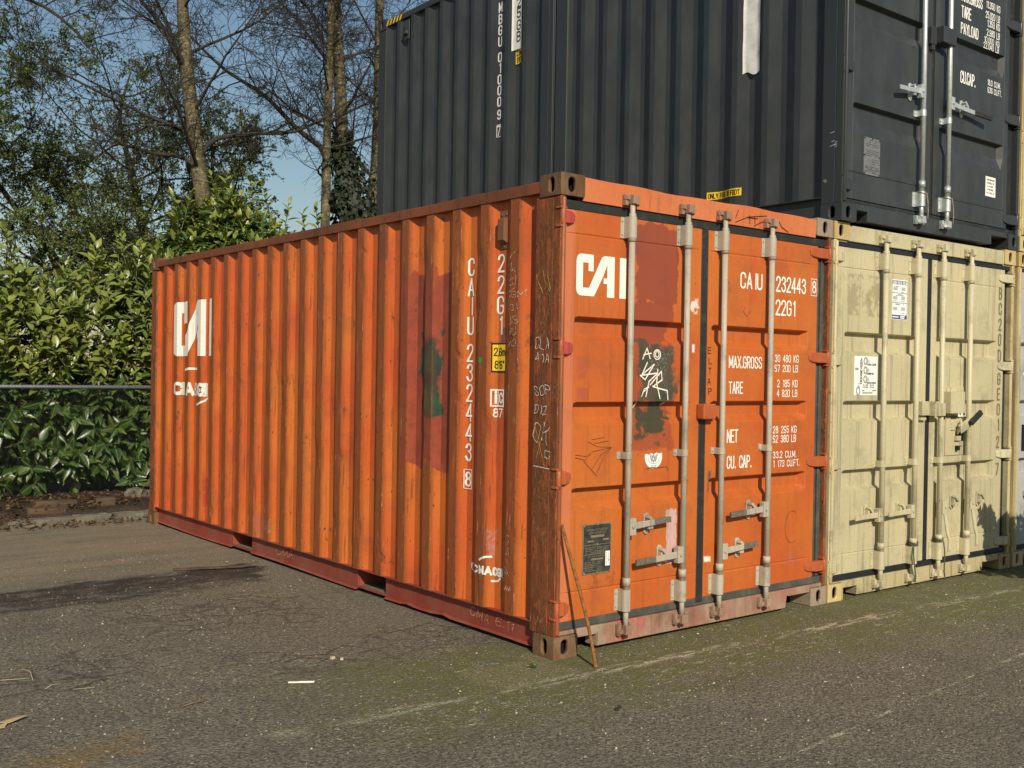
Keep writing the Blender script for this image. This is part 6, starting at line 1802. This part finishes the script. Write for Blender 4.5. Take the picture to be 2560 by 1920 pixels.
BARE = [dict(n=11, ang=(30, 65), ratio=0.46, wig=0.10, up=0.04, seg=7, k=5, taper=0.3, t0=0.15, rr=0.5, rmin=0.006),
        dict(n=7, ang=(30, 70), ratio=0.50, wig=0.14, up=0.02, seg=5, k=3, taper=0.35, rr=0.55, rmin=0.0045),
        dict(n=5, ang=(25, 65), ratio=0.66, wig=0.18, up=0.0, seg=4, k=3, taper=0.5, rr=0.6, rmin=0.0036),
        dict(n=0, ang=(20, 60), ratio=0.5, wig=0.2, up=-0.02, seg=3, k=3, taper=0.7, rmin=0.003)]

def bare_tree(label, base, trunk, r0, r1, rg, nb, zr, blen, extra=(), mat=BIRCH, name='birch_tree', cat='tree', spec=BARE, droop=None):
    T = empty(name, base); tag(T, label, cat, 'trees behind the containers')
    B = np.array(base)
    P = smooth_line([base]+list(trunk), 26)-B
    tk = Twigs(); rad = np.linspace(r0, r1, len(P))*(1+0.05*rg.normal(0, 1, len(P)))
    tk.add(P, rad, 12); tk.build('trunk', mat, T)
    tw = Twigs(); tips = []
    az = rg.uniform(0, 6.28)
    for i in range(nb):
        z = zr[0]+(zr[1]-zr[0])*(i+rg.uniform(0, 1))/nb
        k = int(np.argmin(np.abs(P[:, 2]-(z-B[2]))))
        az += 2.4+rg.uniform(-0.4, 0.4)
        el = math.radians(rg.uniform(18, 50))
        d = np.array([math.cos(az)*math.cos(el), math.sin(az)*math.cos(el), math.sin(el)])
        grow(tw, rg, P[k], d, blen*rg.uniform(0.65, 1.2), rad[k]*rg.uniform(0.22, 0.36), 0, spec, tips)
    for pts, r in extra:        # limbs seen in the photo
        q = smooth_line(np.array(pts)-B, 12)
        tw.add(q, np.linspace(r, r*0.35, len(q)), 6)
        for j in range(3, 12):
            d = q[j]-q[j-1]; a = rg.normal(0, 1, 3); nd = norm(d)+0.8*norm(a)
            grow(tw, rg, q[j], nd, 0.9*rg.uniform(0.6, 1.3), r*0.28, 1, spec, tips)
    tw.build('branches', TWIGM, T)
    return T, tips

rg = np.random.default_rng(11)
bare_tree('mossy birch with a leaning trunk behind the laurel bush', (2.62, 10.72, 0.0), [(2.60, 10.73, 1.8), (2.52, 10.79, 3.55), (2.42, 10.88, 4.33), (2.36, 10.94, 4.98), (2.27, 11.01, 5.81), (2.23, 11.05, 6.4), (2.2, 11.09, 6.99), (2.17, 11.12, 7.9), (2.1, 11.1, 9.5), (2.05, 11.1, 11.0)],
          0.135, 0.06, rg, 20, (4.2, 10.5), 2.3,
          extra=[([(2.44, 10.86, 4.20), (2.25, 10.95, 4.62), (1.85, 11.15, 4.68), (1.45, 11.4, 4.80), (1.1, 11.6, 5.05)], 0.042),
                 ([(2.40, 10.90, 4.65), (2.62, 10.8, 4.95), (3.1, 10.5, 5.05), (3.7, 10.2, 5.15), (4.3, 9.9, 5.6)], 0.045),
                 ([(2.28, 11.0, 5.8), (2.0, 11.2, 6.5), (1.7, 11.4, 6.95), (1.4, 11.6, 7.3)], 0.05),
                 ([(2.38, 10.92, 4.85), (2.1, 11.0, 5.1), (1.75, 11.0, 5.05), (1.5, 11.0, 4.9)], 0.03)])
bare_tree('slim pale birch trunk just left of the ivy covered trunk', (4.56, 11.08, 0.0), [(4.58, 11.06, 1.8), (4.6, 11.04, 3.66), (4.61, 11.04, 4.44), (4.62, 11.05, 5.28), (4.64, 11.05, 6.26), (4.65, 11.05, 7.17), (4.65, 11.06, 8.3), (4.6, 11.1, 10.2)],
          0.085, 0.05, rg, 16, (4.4, 10), 2.0,
          extra=[([(4.62, 11.05, 5.1), (4.2, 11.3, 5.45), (3.75, 11.55, 5.95), (3.2, 11.9, 6.35), (2.7, 12.2, 6.9)], 0.052),
                 ([(4.62, 11.05, 5.55), (4.9, 10.9, 5.75), (5.2, 10.7, 5.95), (5.5, 10.6, 6.3)], 0.028)])
TI, _ = bare_tree('tall trunk wrapped in dark ivy at its foot, beside the slim birch', (5.34, 10.85, 0.0), [(5.30, 10.9, 2.0), (5.2, 10.95, 3.7), (5.09, 11.04, 4.5), (4.98, 11.15, 5.16), (4.94, 11.19, 6.02), (4.9, 11.23, 6.88), (4.85, 11.27, 7.67), (4.82, 11.31, 8.7), (4.8, 11.3, 10.5)],
          0.145, 0.06, rg, 18, (5.0, 10.3), 2.2, name='ivy_clad_tree')
bare_tree('birch half hidden behind the dark containers', (5.62, 11.47, 0.0), [(5.66, 11.46, 2.0), (5.69, 11.45, 4.07), (5.76, 11.41, 5.04), (5.79, 11.4, 6.21), (5.79, 11.41, 7.38), (5.8, 11.42, 8.6), (5.8, 11.4, 10.5)],
          0.11, 0.06, rg, 15, (4.0, 10.3), 2.0)
bare_tree('bare tree leaning in from the left edge, only its drooping twigs in view', (-1.9, 11.9, 0.0), [(-1.85, 11.8, 2.5), (-1.6, 11.7, 4.6), (-1.4, 11.6, 6.2), (-1.2, 11.5, 8.0), (-1.1, 11.4, 9.5)],
          0.14, 0.06, rg, 14, (5.2, 9.3), 1.9,
          extra=[([(-1.45, 11.6, 5.9), (-0.9, 11.5, 6.5), (-0.3, 11.3, 6.6), (0.3, 11.0, 6.4), (0.75, 10.8, 6.0)], 0.045), ([(-1.3, 11.55, 6.9), (-0.6, 11.3, 7.3), (0.2, 11.0, 7.2), (0.8, 10.8, 6.9)], 0.045)], name='bare_tree')

# leafy trees
LEAFY = [dict(n=9, ang=(25, 70), ratio=0.52, wig=0.13, up=0.02, seg=7, k=5, taper=0.3, t0=0.2, rr=0.5, rmin=0.007),
         dict(n=8, ang=(30, 75), ratio=0.50, wig=0.17, up=0.0, seg=5, k=3, taper=0.35, rr=0.55, rmin=0.005),
         dict(n=4, ang=(25, 70), ratio=0.70, wig=0.2, up=0.0, seg=4, k=3, taper=0.5, rr=0.6, rmin=0.004),
         dict(n=0, ang=(20, 60), ratio=0.5, wig=0.22, up=0.0, seg=3, k=3, taper=0.7, rmin=0.003)]
SMALLT = leaf_template(2, 0.25, 0.2)
def leafy_tree(label, base, trunk, r0, r1, rg, nb, zr, blen, per, size, el=(-15, 40)):
    T = empty('leafy_tree', base); tag(T, label, 'tree', 'trees behind the containers')
    B = np.array(base)
    P = smooth_line([base]+list(trunk), 22)-B
    tk = Twigs(); rad = np.linspace(r0, r1, len(P)); tk.add(P, rad, 10); tk.build('trunk', BARK, T)
    tw = Twigs(); tips = []; az = 0
    for i in range(nb):
        z = zr[0]+(zr[1]-zr[0])*(i+rg.uniform(0, 1))/nb
        k = int(np.argmin(np.abs(P[:, 2]-(z-B[2])))); az += 2.4+rg.uniform(-0.5, 0.5)
        e = math.radians(rg.uniform(*el))
        grow(tw, rg, P[k], (math.cos(az)*math.cos(e), math.sin(az)*math.cos(e), math.sin(e)), blen*rg.uniform(0.6, 1.2), max(0.02, rad[k]*0.33), 0, LEAFY, tips)
    tw.build('branches', TWIGM, T)
    Pl = []; Dl = []
    for pts, dirs in tips:
        n = rg.poisson(per)
        for _ in range(n):
            t = rg.uniform(0, len(pts)-1); i = min(int(t), len(pts)-2)
            Pl.append(pts[i]+(pts[i+1]-pts[i])*(t-i)+rg.normal(0, 0.008, 3)); Dl.append(dirs[i]*0.6+rg.normal(0, 0.7, 3)+np.array([0, 0, 0.15]))
    Pl = np.array(Pl); Dl = np.array(Dl); k = len(Pl)
    Ln = size*rg.uniform(0.6, 1.3, k)
    leaves('foliage', Pl, Dl, rg.normal(0, 1, (k, 3))+np.array([-0.3, -0.6, 0.9]), Ln, Ln*0.62, SMALLLEAF, T, tint=rg.uniform(0, 1, k), template=SMALLT)
    return k
n1 = leafy_tree('largest leafy tree, its small green leaves filling the sky behind the mossy birch', (3.15, 14.8, 0), [(3.14, 14.79, 1.8), (3.10, 14.8, 3.1), (2.95, 14.94, 4.29), (2.83, 15.05, 5.09), (2.65, 15.2, 6.03), (2.8, 15.1, 6.9)], 0.15, 0.012, rg, 22, (2.2, 6.7), 2.3, 8.5, 0.043)
n2 = leafy_tree('leafy tree with a dark leaning trunk rising at the left edge over the hedge', (1.5, 13.5, 0), [(1.45, 13.55, 1.5), (1.3, 13.69, 2.8), (1.09, 13.86, 3.45), (0.68, 14.2, 4.09), (0.17, 14.62, 4.99), (-0.1, 14.9, 5.6)], 0.12, 0.012, rg, 18, (2.2, 5.6), 1.7, 8.0, 0.043)
n3 = leafy_tree('smaller leafy tree between the mossy birch and the slim birch', (4.4, 14.2, 0), [(4.42, 14.2, 1.5), (4.3, 14.2, 3.0), (4.15, 14.2, 4.2), (4.0, 14.2, 5.2), (4.0, 14.2, 5.8)], 0.10, 0.012, rg, 16, (2.2, 5.6), 1.5, 8.0, 0.043)

leafy_tree('added leafy sapling, unseen beyond the right edge, shading the cream door corner', (4.36, -1.66, 0), [(4.36, -1.66, 0.4), (4.38, -1.64, 0.8), (4.33, -1.62, 1.28)], 0.03, 0.012, rg, 11, (0.1, 1.05), 0.5, 7.0, 0.06, el=(20, 70))  # sapling added out of view to cast shadow on the cream door
# ivy on the trunk
def ivy():
    k = 9000
    z = rg.uniform(0.3, 5.5, k); t = z/5.5
    cx = np.interp(z, [0, 2.0, 3.7, 4.5, 5.2], [5.34, 5.30, 5.2, 5.09, 4.98]); cy = np.interp(z, [0, 2.0, 3.7, 4.5, 5.2], [10.85, 10.9, 10.95, 11.04, 11.15])
    rad = np.interp(z, [0, 2.6, 3.6, 4.3, 4.9, 5.5], [0.50, 0.48, 0.50, 0.40, 0.27, 0.12])*np.sqrt(rg.uniform(0.15, 1, k))
    a = rg.uniform(0, 2*np.pi, k)
    lump = 1+0.35*np.sin(a*3+z*2.1)+0.2*np.sin(z*7+a)
    rad = rad*lump
    P = np.stack([cx+rad*np.cos(a), cy+rad*np.sin(a), z], 1)
    O = np.stack([np.cos(a), np.sin(a), np.full(k, 0.35)], 1)
    D = np.stack([np.cos(a)*0.4, np.sin(a)*0.4, np.full(k, -0.8)], 1)+rg.normal(0, 0.45, (k, 3))
    L = rg.uniform(0.05, 0.10, k)
    base = np.array([5.34, 10.55, 0.0])
    o = leaves('ivy', P-base, D, O+rg.normal(0, 0.4, (k, 3)), L, L*0.9, IVYLEAF, None, tint=rg.uniform(0, 1, k), template=leaf_template(2, 0.2, 0.2))
    o.location = base; tag(o, 'dark ivy climbing the lower trunk behind the orange container', 'ivy')
ivy()

LT = leaf_template(4, 0.20, 0.18)
def laurel(name, label, base, shoots, rg, youngz, cat='hedge'):
    """shoots: list of (tip point, direction, length, young?) in world space; leaves set spirally along each"""
    B = np.array(base)
    T = empty(name, base); tag(T, label, cat)
    st = Twigs(); P = []; D = []; N = []; L = []; Y = []; TI_ = []
    for tip, d, ln, yg in shoots:
        d = np.array(d)/np.linalg.norm(d)
        tip = np.array(tip)-B; root = tip-d*ln
        side = rg.normal(0, 1, 3); side -= d*side.dot(d); side /= np.linalg.norm(side)
        mid = (root+tip)/2+side*ln*0.08
        pts = np.array([root, mid, tip])
        st.add(pts, [0.007, 0.005, 0.003], 4)
        n = int(max(4, ln/0.040))
        e1 = side; e2 = np.cross(d, e1); ph = rg.uniform(0, 6.28)
        for i in range(n):
            t = 0.12+0.88*(i+0.5)/n
            q = root*(1-t)**2+2*mid*t*(1-t)+tip*t*t
            ph += 2.4
            o = e1*math.cos(ph)+e2*math.sin(ph)
            opn = 0.85+0.45*(1-t)+rg.normal(0, 0.12)      # wide at the base of the shoot, closed at its tip
            if t > 0.9: opn = 0.35
            if yg > 0.5: opn *= 0.78
            dd = d*math.cos(opn)+o*math.sin(opn)
            droop = 0.10 if yg > 0.5 else 0.45
            dd = dd+np.array([0, 0, -droop])+rg.normal(0, 0.16, 3)
            nn = d*1.0-o*0.35+np.array([-0.25, -0.55, 0.35])*(0.9 if yg < 0.5 else 0.6)+rg.normal(0, 0.22, 3)
            P.append(q); D.append(dd); N.append(nn)
            L.append((rg.uniform(0.10, 0.19) if yg > 0.5 else rg.uniform(0.13, 0.23))*(0.78 if t > 0.85 else 1.0)); Y.append(np.clip(yg*(0.55+0.55*t)+rg.normal(0, 0.12), 0, 1)); TI_.append(rg.uniform(0, 1))
    P = np.array(P); L = np.array(L); k = len(P)
    st.build('stems', plain('green brown stem', (0.10, 0.11, 0.04), 0.7, 0.3, 20), T)
    leaves('foliage', P, np.array(D), np.array(N), L, L*rg.uniform(0.42, 0.52, k), LAUREL, T, tint=np.array(TI_), young=np.array(Y), template=LT)
    return k

def hedge():
    sh = []
    f0 = lambda x: 7.86-0.10*x                      # front surface of the hedge, just behind the wire
    for _ in range(1750):
        x = rg.uniform(-2.6, 2.0); dep = rg.uniform(0, 1)**1.5*1.15
        z = rg.uniform(0.20, 2.75)
        topz = 2.62+0.20*math.sin(x*4.1)+0.14*math.sin(x*9.3+1)
        if z > topz: z = topz-rg.uniform(0, 0.6)
        low = z < 1.30
        bulge = 0.0 if low else 0.20*math.sin(min(1, (z-1.30)/1.0)*PI*0.8)
        y = f0(x)+dep-bulge+rg.normal(0, 0.05)
        yg = 1.0 if (z > 1.42+rg.normal(0, 0.12) and dep < 0.50) else 0.0
        if low: d = (rg.normal(0, 0.5), -0.85+rg.normal(0, 0.25), rg.normal(-0.05, 0.35))
        else: d = (rg.normal(-0.05, 0.35), -0.50+rg.normal(0, 0.25), 0.85)
        sh.append(((x, y, z), d, rg.uniform(0.22, 0.42), yg*rg.uniform(0.7, 1.0)))
    for _ in range(70):                             # upright leaders along the top
        x = rg.uniform(-2.4, 2.0); z = 2.55+0.20*math.sin(x*4.1)+rg.uniform(0.0, 0.34)
        sh.append(((x, f0(x)+rg.uniform(-0.05, 0.5), z), (rg.normal(0, 0.22), rg.normal(-0.15, 0.2), 1), rg.uniform(0.35, 0.55), 1.0))
    return laurel('laurel_hedge', 'tall laurel hedge behind the wire fence, yellow green above and dark glossy below', (-0.4, 8.3, 0.0), sh, rg, 1.5)
nh = hedge()

def bush():
    sh = []
    c = np.array([1.80, 8.45, 0.0])
    for _ in range(620):
        a = rg.uniform(0, 2*np.pi); rr = math.sqrt(rg.uniform(0.02, 1))
        zt = 3.72-0.75*rr**2+0.15*math.sin(a*3)
        z = zt-abs(rg.normal(0, 0.45))
        x = c[0]+0.98*rr*math.cos(a)*0.79+0.0; y = c[1]-0.98*rr*math.cos(a)*0.62+0.5*rr*math.sin(a)
        out = np.array([math.cos(a)*0.79, -math.cos(a)*0.62+0.5*math.sin(a), 0])
        d = out*0.75*rr+np.array([0, -0.15, 0.9])+rg.normal(0, 0.2, 3)
        sh.append(((x, y, max(1.6, z)), d, rg.uniform(0.28, 0.5), 1.0 if z > zt-0.30 and rg.random() < 0.65 else 0.0))
    for px, py, pz in ((1.25, 8.85, 3.72), (1.62, 8.55, 3.98), (1.80, 8.45, 4.02), (1.72, 8.5, 3.85), (2.02, 8.25, 3.98), (2.14, 8.15, 3.85), (2.42, 7.98, 3.66), (2.55, 7.85, 3.52), (1.45, 8.7, 3.80), (2.75, 7.9, 3.62)):
        sh.append(((px, py, pz), (rg.normal(0, 0.2), rg.normal(-0.1, 0.15), 1), 0.55, 1.0))
    return laurel('laurel_bush', 'laurel bush with pale upright shoots showing over the orange container roof', (1.8, 8.45, 0.0), sh, rg, 3.2, 'bush')
nb_ = bush()

# chain link fence
def fence():
    F = empty('chain_link_fence', (-0.6, 7.80, 0.0)); tag(F, 'grey chain link fence with a round top rail in front of the hedge', 'fence')
    fy = lambda x: -0.10*(x)          # local x
    mg = plain('grey fence steel', (0.15, 0.16, 0.175), 0.5, 0.2, 30, metal=0.2); mw = plain('dark wire', (0.055, 0.060, 0.058), 0.6, 0.3, 60, metal=0.1)
    x0, x1 = -2.4, 3.0
    mb = MB(); mb.tube([(x0, fy(x0), 1.295), (x1, fy(x1), 1.305)], 0.021, 12); mb.build('top_rail', mg, F)
    for px in (-2.38, 2.9):
        mb = MB(); mb.tube([(px, fy(px)+0.03, 0.0), (px, fy(px)+0.03, 1.34)], 0.024, 12); mb.tube([(px, fy(px)+0.03, 1.34), (px, fy(px)+0.03, 1.36)], [0.026, 0.012], 12); mb.build('post', mg, F)
    tw = Twigs(); p = 0.033
    n = int((x1-x0)/p); m = 39
    for i in range(n):
        xb = x0+i*p
        pts = []
        for j in range(m+1):
            z = 0.06+j*p
            xx = xb+(p*1.04 if j % 2 else -p*0.04)
            pts.append((xx, fy(xx)-0.022+(0.002 if j % 2 else -0.002), z))
        tw.add(pts, np.full(m+1, 0.0015), 4)
    tw.build('wire_mesh', mw, F)
fence()
grit_stones()

# dead leaves on the soil and along the kerb
def litter():
    k = 1500
    x = rg.uniform(-2.6, 0.5, k); y = 6.62+rg.uniform(0, 1, k)**0.8*1.2
    q = rg.random(k) < 0.22
    y[q] = 6.05+rg.uniform(0, 0.40, q.sum()); x[q] = rg.uniform(-2.6, 0.1, q.sum())
    z = np.where(y > 6.6, 0.095+rg.uniform(0, 0.03, k), 0.008+rg.uniform(0, 0.012, k))
    l = (x < -1.0) & (rg.random(k) < 0.5); y[l] = 6.2+rg.uniform(0, 0.6, l.sum()); z[l] = 0.02+rg.uniform(0, 0.08, l.sum())
    P = np.stack([x, y, z], 1)
    D = rg.normal(0, 1, (k, 3)); D[:, 2] *= 0.25
    N = rg.normal(0, 0.45, (k, 3)); N[:, 2] += 1
    L = rg.uniform(0.02, 0.06, k)
    o = leaves('leaf_litter', P, D, N, L, L*0.55, DEADLEAF, None, tint=rg.uniform(0, 1, k), template=leaf_template(2, 0.5, -0.3))
    tag(o, 'dry brown leaves scattered on the soil and along the kerb', 'leaf litter', kind='stuff')
litter()

def weed():
    k = 26
    P = np.tile(np.array([[0.0, 0.0, 0.0]]), (k, 1))+rg.normal(0, 0.006, (k, 3))*np.array([1, 1, 0])
    D = rg.normal(0, 0.6, (k, 3)); D[:, 2] = np.abs(D[:, 2])+0.35
    L = rg.uniform(0.02, 0.05, k)
    o = leaves('grass_tuft', P, D, rg.normal(0, 1, (k, 3)), L, L*0.10, LAUREL, None, tint=rg.uniform(0, 1, k), young=rg.uniform(0.2, 0.6, k), template=leaf_template(2, 0.2, 0.4))
    o.location = (-0.175, -0.055, 0.0); tag(o, 'tiny green grass tuft growing in the asphalt below the rusty corner', 'grass tuft')
weed()
